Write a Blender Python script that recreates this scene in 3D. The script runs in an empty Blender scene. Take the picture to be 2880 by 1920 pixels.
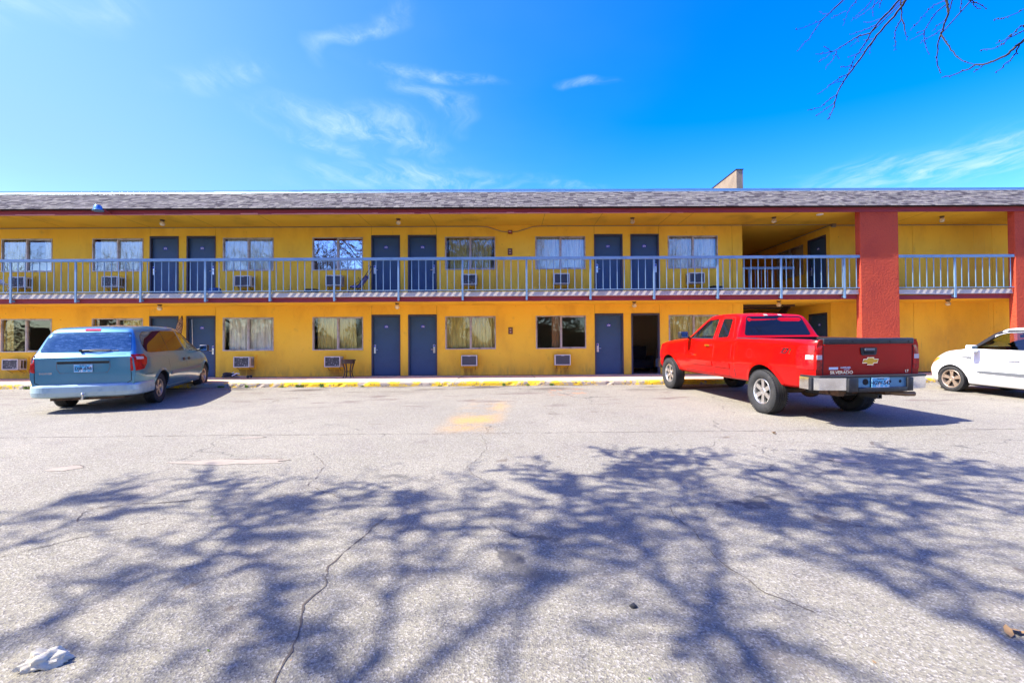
import bpy, bmesh, math, random
from mathutils import Vector, Matrix, geometry
from mathutils.bvhtree import BVHTree

R = math.radians
random.seed(7)
SC = bpy.context.scene
COL = SC.collection

# ------------------------------------------------------------------ camera, sky, sun, exposure
cam_d = bpy.data.cameras.new('camera')
cam_d.sensor_width = 36.0
cam_d.lens = 1300.0 / 2880.0 * 36.0
cam_d.clip_start = 0.05
cam_d.clip_end = 2000
cam = bpy.data.objects.new('camera', cam_d)
COL.objects.link(cam)
cam.matrix_world = (Matrix.Translation((0, 0, 0.9625)) @ Matrix.Rotation(R(-.44), 4, 'Z')
                    @ Matrix.Rotation(R(90.79), 4, 'X') @ Matrix.Rotation(R(-.38), 4, 'Z'))
SC.camera = cam

SUN_EL, SUN_AZ = R(51), R(9)          # azimuth: degrees from -X towards the camera side (-Y)
to_sun = Vector((-math.cos(SUN_EL) * math.cos(SUN_AZ), -math.cos(SUN_EL) * math.sin(SUN_AZ), math.sin(SUN_EL)))
sun_d = bpy.data.lights.new('sun', 'SUN')
sun_d.energy = 2.75
sun_d.angle = R(.53)
sun_d.color = (1.0, .95, .87)
sun = bpy.data.objects.new('sun', sun_d)
COL.objects.link(sun)
sun.rotation_euler = to_sun.to_track_quat('Z', 'Y').to_euler()
sun.location = (-20, -8, 30)

W = bpy.data.worlds.new('World')
SC.world = W
W.use_nodes = True
wt = W.node_tree
wt.nodes.clear()


def nd(tree, kind, **kw):
    n = tree.nodes.new(kind)
    for k, v in kw.items():
        if k.startswith('i_'):
            key = k[2:]
            key = int(key) if key.isdigit() else key.replace('_', ' ')
            n.inputs[key].default_value = v
        else:
            setattr(n, k, v)
    return n


def lk(tree, a, b):
    tree.links.new(a, b)


def math_(tree, op, a, b=None, clamp=False):
    n = nd(tree, 'ShaderNodeMath', operation=op, use_clamp=clamp)
    for i, s in enumerate((a, b)):
        if s is None:
            continue
        if isinstance(s, (int, float)):
            n.inputs[i].default_value = s
        else:
            lk(tree, s, n.inputs[i])
    return n.outputs[0]


def mixc(tree, fac, a, b, mode='MIX'):
    n = nd(tree, 'ShaderNodeMix', data_type='RGBA', blend_type=mode)
    for s, i in ((fac, 0), (a, 6), (b, 7)):
        if isinstance(s, (int, float)):
            n.inputs[i].default_value = s
        elif isinstance(s, (tuple, list)):
            n.inputs[i].default_value = (*s[:3], 1)
        else:
            lk(tree, s, n.inputs[i])
    return n.outputs[2]


def ramp(tree, fac, lo, hi):
    n = nd(tree, 'ShaderNodeMapRange', interpolation_type='SMOOTHSTEP')
    n.inputs['From Min'].default_value = lo
    n.inputs['From Max'].default_value = hi
    lk(tree, fac, n.inputs['Value'])
    return n.outputs[0]


# --- sky: Nishita, with thin cirrus drawn on a high layer (direction projected on a plane overhead)
sky = nd(wt, 'ShaderNodeTexSky', sky_type='NISHITA', sun_disc=False)
sky.sun_elevation = SUN_EL
sky.sun_rotation = math.atan2(to_sun.x, to_sun.y)
sky.altitude = 300
sky.air_density = 1.0
sky.dust_density = 1.3
sky.ozone_density = 3.0
hsv = nd(wt, 'ShaderNodeHueSaturation')
hsv.inputs['Hue'].default_value = .528
hsv.inputs['Saturation'].default_value = 1.5
hsv.inputs['Value'].default_value = .82
lk(wt, sky.outputs[0], hsv.inputs['Color'])
tc = nd(wt, 'ShaderNodeTexCoord')
sep = nd(wt, 'ShaderNodeSeparateXYZ')
lk(wt, tc.outputs['Generated'], sep.inputs[0])
zc = math_(wt, 'MAXIMUM', sep.outputs[2], .06)
px = math_(wt, 'DIVIDE', sep.outputs[0], zc)
py = math_(wt, 'DIVIDE', sep.outputs[1], zc)
comb = nd(wt, 'ShaderNodeCombineXYZ')
lk(wt, px, comb.inputs[0])
lk(wt, py, comb.inputs[1])
warp = nd(wt, 'ShaderNodeTexNoise', i_Scale=1.6, i_Detail=3.0)
lk(wt, comb.outputs[0], warp.inputs['Vector'])
vadd = nd(wt, 'ShaderNodeVectorMath', operation='MULTIPLY_ADD')
lk(wt, warp.outputs['Color'], vadd.inputs[0])
vadd.inputs[1].default_value = (.55, .75, 0)
lk(wt, comb.outputs[0], vadd.inputs[2])
mp = nd(wt, 'ShaderNodeMapping')
mp.inputs['Rotation'].default_value = (0, 0, R(28))
mp.inputs['Scale'].default_value = (3.4, 1.3, 1)
lk(wt, vadd.outputs[0], mp.inputs['Vector'])
cn = nd(wt, 'ShaderNodeTexNoise', i_Scale=2.1, i_Detail=9.0, i_Roughness=.66)
lk(wt, mp.outputs[0], cn.inputs['Vector'])


def blob(cx, cy, sx, sy, rot, amp):
    m = nd(wt, 'ShaderNodeMapping', vector_type='TEXTURE')
    m.inputs['Location'].default_value = (cx, cy, 0)
    m.inputs['Rotation'].default_value = (0, 0, R(rot))
    m.inputs['Scale'].default_value = (sx, sy, 1)
    lk(wt, vadd.outputs[0], m.inputs['Vector'])
    ln = nd(wt, 'ShaderNodeVectorMath', operation='LENGTH')
    lk(wt, m.outputs[0], ln.inputs[0])
    d = ramp(wt, ln.outputs['Value'], 1.0, 0.0)
    return math_(wt, 'MULTIPLY', d, amp)


OX, OY = .275, .375    # mean shift of the warp
acc = None
for b in [(-.26, 1.70, .30, .13, 15, .75), (-.30, 1.95, .13, .32, -25, .6), (-.62, 2.15, .55, .26, 38, .9), (-.85, 2.3, .5, .14, 55, .6),
          (-.46, 1.42, .36, .055, -58, .75), (-.55, 2.75, 1.0, .34, 0, .75), (.32, 1.80, .10, .06, 10, .8), (-.9, 1.7, .22, .10, -20, .55),
          (.36, 2.9, .40, .14, 30, .5), (2.5, 2.55, .95, .62, -40, .9), (2.35, 2.25, 1.0, .14, -40, .7),
          (-1.1, 1.75, .40, .16, -30, .4), (-1.25, 1.35, .9, .10, -25, .4), (-1.6, 3.4, .9, .35, 0, .3),
          (1.2, -1.5, 1.2, .5, 25, .7), (-2.4, -.8, 1.2, .35, -20, .6)]:
    s = blob(b[0] + OX, b[1] + OY, *b[2:])
    acc = s if acc is None else math_(wt, 'MAXIMUM', acc, s)
cl = math_(wt, 'MULTIPLY', ramp(wt, cn.outputs[0], .34, .78), acc)
cl = math_(wt, 'MULTIPLY', cl, .85, clamp=True)
veil = blob(-2.6 + OX, 1.7 + OY, 3.4, 4.4, 0, .75)
skyc = mixc(wt, cl, mixc(wt, veil, hsv.outputs[0], (.54, .90, 1.95)), (1.12, 1.45, 2.0))
bg = nd(wt, 'ShaderNodeBackground')
bg.inputs['Strength'].default_value = .155
lk(wt, skyc, bg.inputs['Color'])
wo = nd(wt, 'ShaderNodeOutputWorld')
lk(wt, bg.outputs[0], wo.inputs[0])

SC.view_settings.view_transform = 'Standard'
SC.view_settings.look = 'None'
SC.view_settings.gamma = 1
SC.view_settings.use_curve_mapping = False
SC.view_settings.exposure = 2.32
SC.render.engine = 'CYCLES'
SC.cycles.max_bounces = 10
SC.cycles.diffuse_bounces = 6
SC.cycles.transparent_max_bounces = 8
SC.cycles.use_denoising = True


# ------------------------------------------------------------------ materials
MATS = {}


def P(name, base, rough=.6, metal=0., coat=0., spec=.5, var=(), bump=None, attr=False, trans=0., coatr=.05, ior=1.45):
    """principled material; var = [(scale, detail, colour, lo, hi, stretch)] blends further colours in by noise"""
    m = bpy.data.materials.new(name)
    m.use_nodes = True
    t = m.node_tree
    b = t.nodes['Principled BSDF']
    b.inputs['Roughness'].default_value = rough
    b.inputs['Metallic'].default_value = metal
    b.inputs['Coat Weight'].default_value = coat
    b.inputs['Coat Roughness'].default_value = coatr
    b.inputs['Specular IOR Level'].default_value = spec
    b.inputs['Transmission Weight'].default_value = trans
    b.inputs['IOR'].default_value = ior
    b.inputs['Base Color'].default_value = (*base, 1)
    cur = base
    if var or bump:
        co = nd(t, 'ShaderNodeTexCoord').outputs['Object']
    for (sc, det, colr, lo, hi, st) in var:
        v = co
        if st:
            mpn = nd(t, 'ShaderNodeMapping')
            mpn.inputs['Scale'].default_value = st
            lk(t, co, mpn.inputs['Vector'])
            v = mpn.outputs[0]
        nz = nd(t, 'ShaderNodeTexNoise', i_Scale=sc, i_Detail=det, i_Roughness=.6)
        lk(t, v, nz.inputs['Vector'])
        cur = mixc(t, ramp(t, nz.outputs[0], lo, hi), cur, colr)
    if not isinstance(cur, tuple):
        lk(t, cur, b.inputs['Base Color'])
    if bump:
        sc, st, dist = bump
        nz = nd(t, 'ShaderNodeTexNoise', i_Scale=sc, i_Detail=4.0, i_Roughness=.6)
        lk(t, co, nz.inputs['Vector'])
        bn = nd(t, 'ShaderNodeBump')
        bn.inputs['Strength'].default_value = st
        bn.inputs['Distance'].default_value = dist
        lk(t, nz.outputs[0], bn.inputs['Height'])
        lk(t, bn.outputs[0], b.inputs['Normal'])
    MATS[name] = m
    return m


def glass_pane(name, tint, refl, fk=1.6, wav=.10):
    m = bpy.data.materials.new(name)
    m.use_nodes = True
    t = m.node_tree
    t.nodes.clear()
    tr = nd(t, 'ShaderNodeBsdfTransparent')
    tr.inputs[0].default_value = (*tint, 1)
    gl = nd(t, 'ShaderNodeBsdfGlossy')
    gl.inputs['Roughness'].default_value = .01
    gl.inputs['Color'].default_value = (1, 1, 1, 1)
    lw = nd(t, 'ShaderNodeLayerWeight')
    lw.inputs['Blend'].default_value = .5
    fres = math_(t, 'ADD', math_(t, 'MULTIPLY', math_(t, 'POWER', lw.outputs['Facing'], 4.), .9), .045)
    co = nd(t, 'ShaderNodeTexCoord').outputs['Object']
    nz = nd(t, 'ShaderNodeTexNoise', i_Scale=2.2, i_Detail=1.0)
    lk(t, co, nz.inputs['Vector'])
    bn = nd(t, 'ShaderNodeBump')
    bn.inputs['Strength'].default_value = wav
    bn.inputs['Distance'].default_value = .003
    lk(t, nz.outputs[0], bn.inputs['Height'])
    lk(t, bn.outputs[0], gl.inputs['Normal'])
    f = math_(t, 'ADD', math_(t, 'MULTIPLY', fres, fk), refl, clamp=True)
    mx = nd(t, 'ShaderNodeMixShader')
    lk(t, f, mx.inputs[0])
    lk(t, tr.outputs[0], mx.inputs[1])
    lk(t, gl.outputs[0], mx.inputs[2])
    o = nd(t, 'ShaderNodeOutputMaterial')
    lk(t, mx.outputs[0], o.inputs[0])
    MATS[name] = m
    return m


YEL, YEL2 = (.88, .53, .05), (.72, .40, .045)
P('stucco_yellow', YEL, .9, spec=.2,
  var=[(.55, 4, (.90, .56, .065), .45, .75, None), (1.1, 6, YEL2, .44, .74, (1, 1, .45)),
       (14, 5, (.34, .19, .03), .66, .76, None), (2.4, 7, (.42, .27, .07), .60, .84, (1, 1, .6)),
       (4.0, 5, (.46, .29, .08), .63, .80, (3, 3, .14))],
  bump=(42, .55, .012))
P('soffit_yellow', (.86, .50, .04), .9, spec=.2,
  var=[(.7, 4, (.56, .31, .03), .5, .8, None), (9, 4, (.42, .25, .04), .68, .8, (1, 3, 1)), (1.6, 6, (.40, .27, .08), .70, .9, None)],
  bump=(55, .4, .006))
P('stucco_red', (.46, .066, .030), .9, spec=.2,
  var=[(1.2, 4, (.38, .052, .028), .45, .75, None), (20, 4, (.30, .05, .035), .62, .75, None)], bump=(17, .95, .04))
P('fascia_red', (.27, .035, .04), .75, spec=.3,
  var=[(1.3, 5, (.22, .03, .035), .45, .7, (1, 1, 4)), (9, 4, (.42, .16, .13), .74, .82, (.6, 1, 3))], bump=(30, .2, .004))
P('concrete', (.50, .44, .36), .9, spec=.2, var=[(1.5, 5, (.40, .35, .29), .45, .75, None), (30, 3, (.33, .29, .24), .6, .75, None)],
  bump=(60, .3, .004))
P('sidewalk_concrete', (.64, .47, .31), .9, spec=.2,
  var=[(.8, 5, (.42, .33, .24), .45, .75, None), (6, 5, (.34, .27, .20), .62, .8, None), (50, 2, (.36, .30, .22), .6, .75, None)],
  bump=(70, .3, .004))
P('joint_dark', (.05, .04, .035), .95)
P('seam_dark', (.30, .17, .02), .95)
P('edge_pink', (.62, .22, .17), .8)
P('paint_silver_lit', (.36, .47, .48), .42, metal=.45, coat=.4, var=[(5, 5, (.26, .36, .40), .45, .75, None)])  # van bumper paint, its lit tone put into the colour, slightly mottled
P('interior_wall', (.55, .45, .32), .9)
P('interior_floor', (.10, .07, .05), .95)
P('wood_dark', (.06, .03, .018), .45, var=[(3, 4, (.03, .017, .012), .4, .7, (8, 1, 1))])
P('door_paint', (.036, .078, .15), .42, spec=.35, var=[(1.2, 5, (.030, .064, .125), .4, .7, None), (7, 5, (.08, .11, .19), .70, .85, (1, 1, .4))])
P('door_frame_paint', (.055, .055, .085), .5, spec=.4, var=[(3, 4, (.042, .042, .066), .45, .7, None)])
P('aluminium', (.46, .40, .35), .45, metal=.35, var=[(5, 4, (.27, .23, .20), .45, .7, None)])
P('steel', (.62, .60, .57), .28, metal=1.)
P('brass_steel', (.60, .52, .42), .35, metal=1.)
glass_pane('window_glass', (.93, .95, .93), .0, .75, .01)
glass_pane('window_glass_sky', (.88, .92, .91), .045, 1.1)
glass_pane('window_glass_mirror', (.45, .5, .52), .42)
P('curtain_olive', (.62, .53, .18), .95, var=[(5, 3, (.38, .33, .12), .4, .7, (3, 1, .4))])
P('curtain_white', (.80, .77, .64), .95, var=[(5, 3, (.52, .52, .45), .4, .7, (3, 1, .4))])
P('curtain_brown', (.26, .15, .075), .95)
P('plate_blue', (.014, .03, .42), .4)
P('white_paint', (.82, .82, .80), .5)
P('rail_blue', (.18, .29, .38), .42, spec=.5,
  var=[(2.5, 5, (.13, .23, .32), .45, .7, None), (18, 4, (.30, .38, .44), .68, .8, (1, 1, .4)), (26, 4, (.20, .12, .07), .76, .84, None)])
P('coping_metal', (.20, .33, .36), .33, metal=.6, var=[(1.2, 4, (.15, .26, .30), .45, .7, (1, 1, 3))])
P('drip_dark', (.012, .011, .014), .6)
for i, c in enumerate([(.155, .142, .125), (.135, .122, .112), (.10, .088, .085), (.185, .168, .145), (.145, .13, .122), (.065, .056, .057)]):
    P('shingle_tone_%d' % i, c, .95, spec=.15, var=[(90, 2, tuple(x * .55 for x in c), .52, .66, None)])
P('beige_stucco', (.25, .19, .13), .95, spec=.15, var=[(2, 5, (.20, .15, .105), .4, .7, None), (40, 3, (.15, .115, .085), .6, .75, None)], bump=(40, .5, .01))
P('ac_white', (.62, .58, .50), .55, var=[(6, 5, (.44, .40, .34), .55, .75, None), (16, 4, (.28, .17, .09), .74, .82, None)])
P('ac_grille', (.105, .10, .10), .6, metal=.3, var=[(22, 5, (.55, .53, .50), .60, .66, None), (5, 4, (.06, .06, .06), .4, .7, None)])
P('ac_grille_clean', (.10, .10, .11), .6, metal=.3, var=[(18, 5, (.5, .48, .46), .74, .78, None)])
P('ac_side', (.09, .055, .035), .7)
P('globe_glass', (.78, .70, .50), .25, spec=.5, trans=.0, var=[(9, 3, (.42, .32, .18), .4, .7, None)])
P('socket_dark', (.10, .06, .035), .6)
P('conduit_grey', (.28, .24, .17), .5, metal=.3)
P('alarm_red', (.20, .012, .012), .45)
P('box_brown', (.17, .065, .038), .5, var=[(8, 3, (.12, .045, .03), .4, .7, None)])
P('fixture_blue', (.10, .24, .40), .3, metal=.5)
P('black_plastic', (.014, .014, .016), .45)
P('black_cloth', (.02, .02, .024), .9)
P('bag_blue', (.03, .10, .25), .8, var=[(6, 4, (.015, .04, .12), .4, .7, None)])
P('violet_cloth', (.28, .24, .42), .9, var=[(14, 3, (.10, .09, .18), .4, .6, None)])
P('speckle_fur', (.50, .34, .20), .95, var=[(28, 4, (.08, .035, .02), .46, .54, None), (45, 2, (.75, .62, .48), .62, .68, None)], bump=(60, 1., .02))
P('grey_metal', (.35, .37, .42), .35, metal=.8)
P('weed_green', (.10, .19, .02), .7, var=[(9, 2, (.22, .24, .03), .4, .7, None)])
P('leaf_dry', (.36, .21, .08), .8, var=[(9, 2, (.20, .11, .05), .4, .7, None)])
P('bark', (.085, .070, .062), .9, var=[(6, 5, (.05, .042, .038), .4, .7, (1, 1, .3))], bump=(20, .6, .02))
P('twig', (.060, .045, .052), .85)
P('branch_dark', (.030, .028, .020), .9)
P('bud', (.12, .075, .05), .85)
P('tissue_white', (.62, .56, .43), .9, var=[(9, 4, (.42, .32, .18), .62, .8, None)])
P('stone_dark', (.03, .03, .032), .8)
# vehicles
P('paint_red', (.46, .0018, .0015), .33, coat=.35, coatr=.03, spec=.12, var=[(3, 4, (.42, .002, .0015), .4, .7, None)])
P('paint_silver_blue', (.075, .235, .34), .30, metal=.62, coat=.8, coatr=.06,
  var=[(1.5, 4, (.06, .21, .31), .4, .7, None), (7, 5, (.20, .28, .31), .62, .85, (1, 1, .5))])
P('paint_white', (.83, .83, .81), .28, coat=1.0, coatr=.03)
P('glass_dark', (.008, .009, .011), .03, spec=.5, coat=.25, coatr=.01)
P('glass_film', (.035, .10, .14), .13, metal=.7, coat=.6, var=[(9, 4, (.10, .19, .23), .5, .62, (1, 1, 5))], bump=(26, .22, .006))
P('glass_violet', (.008, .009, .014), .03, spec=.4, coat=.1, coatr=.01)
glass_pane('glass_green', (.74, .88, .80), .03, 1.0)
P('trim_black', (.016, .016, .018), .5, var=[(12, 4, (.03, .03, .032), .5, .7, None)])
P('trim_grey', (.13, .14, .15), .5)
P('gap_dark', (.012, .010, .010), .8)
P('chrome', (.88, .87, .85), .07, metal=1., var=[(4, 5, (.70, .68, .65), .45, .7, None)])
P('tyre', (.022, .022, .022), .85, var=[(10, 4, (.05, .045, .04), .5, .75, None)])
P('rim_alloy', (.68, .67, .65), .30, metal=.9)
P('rim_brown', (.55, .44, .34), .38, metal=.8)
P('lamp_red', (.50, .006, .008), .2, spec=.3, coat=.3, coatr=.02, var=[(16, 3, (.25, .003, .006), .45, .65, (1, .4, 1))])
P('lamp_clear', (.55, .46, .46), .2, coat=.4)
P('lamp_amber', (.85, .34, .02), .2, coat=1.0)
P('gold_badge', (.72, .42, .05), .3, metal=.6)
P('mirror_face', (.55, .70, .74), .05, metal=1.)
P('licence_plate_blue', (.10, .42, .62), .4, var=[(14, 3, (.70, .74, .74), .52, .62, None)])
P('ink_navy', (.01, .012, .05), .5)
P('rust', (.13, .075, .045), .85, var=[(14, 4, (.06, .04, .03), .4, .7, None)])
P('brown_exhaust', (.24, .16, .10), .5, metal=.6)


# ------------------------------------------------------------------ mesh building
class MB:
    def __init__(s):
        s.v, s.f, s.m = [], [], []

    def add(s, vs, fs, mi=0, M=None):
        o = len(s.v)
        s.v += [tuple(M @ Vector(p)) for p in vs] if M is not None else [tuple(p) for p in vs]
        s.f += [tuple(i + o for i in f) for f in fs]
        s.m += [mi] * len(fs)
        return s

    def box(s, x0, x1, y0, y1, z0, z1, mi=0, M=None):
        vs = [(x0, y0, z0), (x1, y0, z0), (x1, y1, z0), (x0, y1, z0), (x0, y0, z1), (x1, y0, z1), (x1, y1, z1), (x0, y1, z1)]
        return s.add(vs, [(3, 2, 1, 0), (4, 5, 6, 7), (0, 1, 5, 4), (1, 2, 6, 5), (2, 3, 7, 6), (3, 0, 4, 7)], mi, M)

    def bbox(s, x0, x1, y0, y1, z0, z1, c, mi=0, M=None):
        """box with chamfered edges"""
        bm = bmesh.new()
        bmesh.ops.create_cube(bm, size=1)
        for v in bm.verts:
            v.co = Vector(((x0 + x1) / 2 + v.co.x * (x1 - x0), (y0 + y1) / 2 + v.co.y * (y1 - y0), (z0 + z1) / 2 + v.co.z * (z1 - z0)))
        bmesh.ops.bevel(bm, geom=bm.edges[:], offset=c, segments=2, affect='EDGES', profile=.5)
        s.addbm(bm, mi, M)
        return s

    def addbm(s, bm, mi=0, M=None):
        bm.verts.index_update()
        s.add([v.co.copy() for v in bm.verts], [[v.index for v in f.verts] for f in bm.faces], mi, M)
        bm.free()
        return s

    def quad(s, a, b, c, d, mi=0, M=None):
        return s.add([a, b, c, d], [(0, 1, 2, 3)], mi, M)

    def tube(s, pts, rad, n=8, mi=0, cap=True, M=None):
        pts = [Vector(p) for p in pts]
        if isinstance(rad, (int, float)):
            rad = [rad] * len(pts)
        vs, fs = [], []
        up = None
        for i, p in enumerate(pts):
            d = (pts[min(i + 1, len(pts) - 1)] - pts[max(i - 1, 0)])
            if d.length < 1e-9:
                d = Vector((0, 0, 1))
            d.normalize()
            if up is None:
                up = d.orthogonal().normalized()
            up = (up - d * up.dot(d))
            if up.length < 1e-6:
                up = d.orthogonal()
            up.normalize()
            w = d.cross(up)
            for k in range(n):
                a = 2 * math.pi * k / n
                vs.append(p + (up * math.cos(a) + w * math.sin(a)) * rad[i])
        for i in range(len(pts) - 1):
            for k in range(n):
                a, b = i * n + k, i * n + (k + 1) % n
                fs.append((a, b, b + n, a + n))
        if cap:
            fs.append(tuple(range(n - 1, -1, -1)))
            fs.append(tuple(range((len(pts) - 1) * n, len(pts) * n)))
        return s.add(vs, fs, mi, M)

    def lathe(s, prof, n=32, axis='Z', mi=0, M=None):
        """prof = [(radius, height)]"""
        vs, fs = [], []
        for r, h in prof:
            for k in range(n):
                a = 2 * math.pi * k / n
                c, q = r * math.cos(a), r * math.sin(a)
                vs.append({'Z': (c, q, h), 'X': (h, c, q), 'Y': (q, h, c)}[axis])
        for i in range(len(prof) - 1):
            for k in range(n):
                a, b = i * n + k, i * n + (k + 1) % n
                fs.append((a, b, b + n, a + n))
        return s.add(vs, fs, mi, M)

    def prism(s, poly, axis, a0, a1, mi=0, M=None):
        """2D polygon pushed along an axis; poly coords are the other two axes in order"""
        def p3(u, v, a):
            return {'X': (a, u, v), 'Y': (u, a, v), 'Z': (u, v, a)}[axis]
        n = len(poly)
        vs = [p3(u, v, a0) for u, v in poly] + [p3(u, v, a1) for u, v in poly]
        fs = [tuple(range(n - 1, -1, -1)), tuple(range(n, 2 * n))]
        fs += [(i, (i + 1) % n, (i + 1) % n + n, i + n) for i in range(n)]
        return s.add(vs, fs, mi, M)

    def sphere(s, c, r, n=10, m=6, mi=0, M=None):
        prof = []
        for i in range(m + 1):
            a = -math.pi / 2 + math.pi * i / m
            prof.append((max(1e-4, math.cos(a)) , math.sin(a)))
        rr = r if isinstance(r, (tuple, list)) else (r, r, r)
        T = Matrix.Translation(c) @ Matrix.Diagonal((*rr, 1))
        return s.lathe(prof, n, 'Z', mi, (M @ T) if M is not None else T)

    def mesh(s, name, mats, smooth=None):
        me = bpy.data.meshes.new(name)
        me.from_pydata(s.v, [], s.f)
        for m in ([mats] if isinstance(mats, str) else mats):
            me.materials.append(MATS[m])
        me.polygons.foreach_set('material_index', s.m)
        bm = bmesh.new()
        bm.from_mesh(me)
        bmesh.ops.recalc_face_normals(bm, faces=bm.faces[:])
        bm.to_mesh(me)
        bm.free()
        if smooth:
            me.polygons.foreach_set('use_smooth', [True] * len(me.polygons))
            me.set_sharp_from_angle(angle=R(smooth))
        me.update()
        return me

    def build(s, name, mats, parent=None, smooth=None, loc=None, rot=None):
        return link(name, s.mesh(name, mats, smooth), parent, loc, rot)


def link(name, data, parent=None, loc=None, rot=None):
    o = bpy.data.objects.new(name, data)
    COL.objects.link(o)
    if parent:
        o.parent = parent
    if loc is not None:
        o.location = loc
    if rot is not None:
        o.rotation_euler = rot
    return o


def tag(o, label, cat, group=None):
    o['label'] = label
    o['category'] = cat
    if group:
        o['group'] = group
    return o


def struct(o):
    o['kind'] = 'structure'
    return o


def stuff(o):
    o['kind'] = 'stuff'
    return o


def thing(name, label, cat, loc=(0, 0, 0), rot=(0, 0, 0), group=None):
    o = link(name, None, None, loc, rot)
    o.empty_display_size = .2
    return tag(o, label, cat, group)


def copy_tree(o, parent=None):
    c = o.copy()
    COL.objects.link(c)
    c.parent = parent
    for ch in list(o.children):
        copy_tree(ch, c)
    return c


def text_geo(body, size, bold=0.0, depth=.002, squeeze=1.0):
    """(verts, faces) of lettering centred at the origin in the XY plane"""
    cu = bpy.data.curves.new('t', 'FONT')
    cu.body = body
    cu.size = size
    cu.offset = bold
    cu.extrude = depth
    cu.align_x = 'CENTER'
    cu.align_y = 'CENTER'
    cu.resolution_u = 2
    ob = bpy.data.objects.new('t', cu)
    COL.objects.link(ob)
    dg = bpy.context.evaluated_depsgraph_get()
    me = bpy.data.meshes.new_from_object(ob.evaluated_get(dg))
    vs = [(v.co.x * squeeze, v.co.y, v.co.z) for v in me.vertices]
    fs = [tuple(p.vertices) for p in me.polygons]
    bpy.data.objects.remove(ob)
    bpy.data.curves.remove(cu)
    bpy.data.meshes.remove(me)
    return vs, fs


FACE = Matrix.Rotation(R(90), 4, 'X')      # lettering plane turned to face -Y

# ------------------------------------------------------------------ ground
YK = 13.4
SL = .04


def gz(y):
    return -.13 - SL * max(0., min(26., YK - y))


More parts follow.
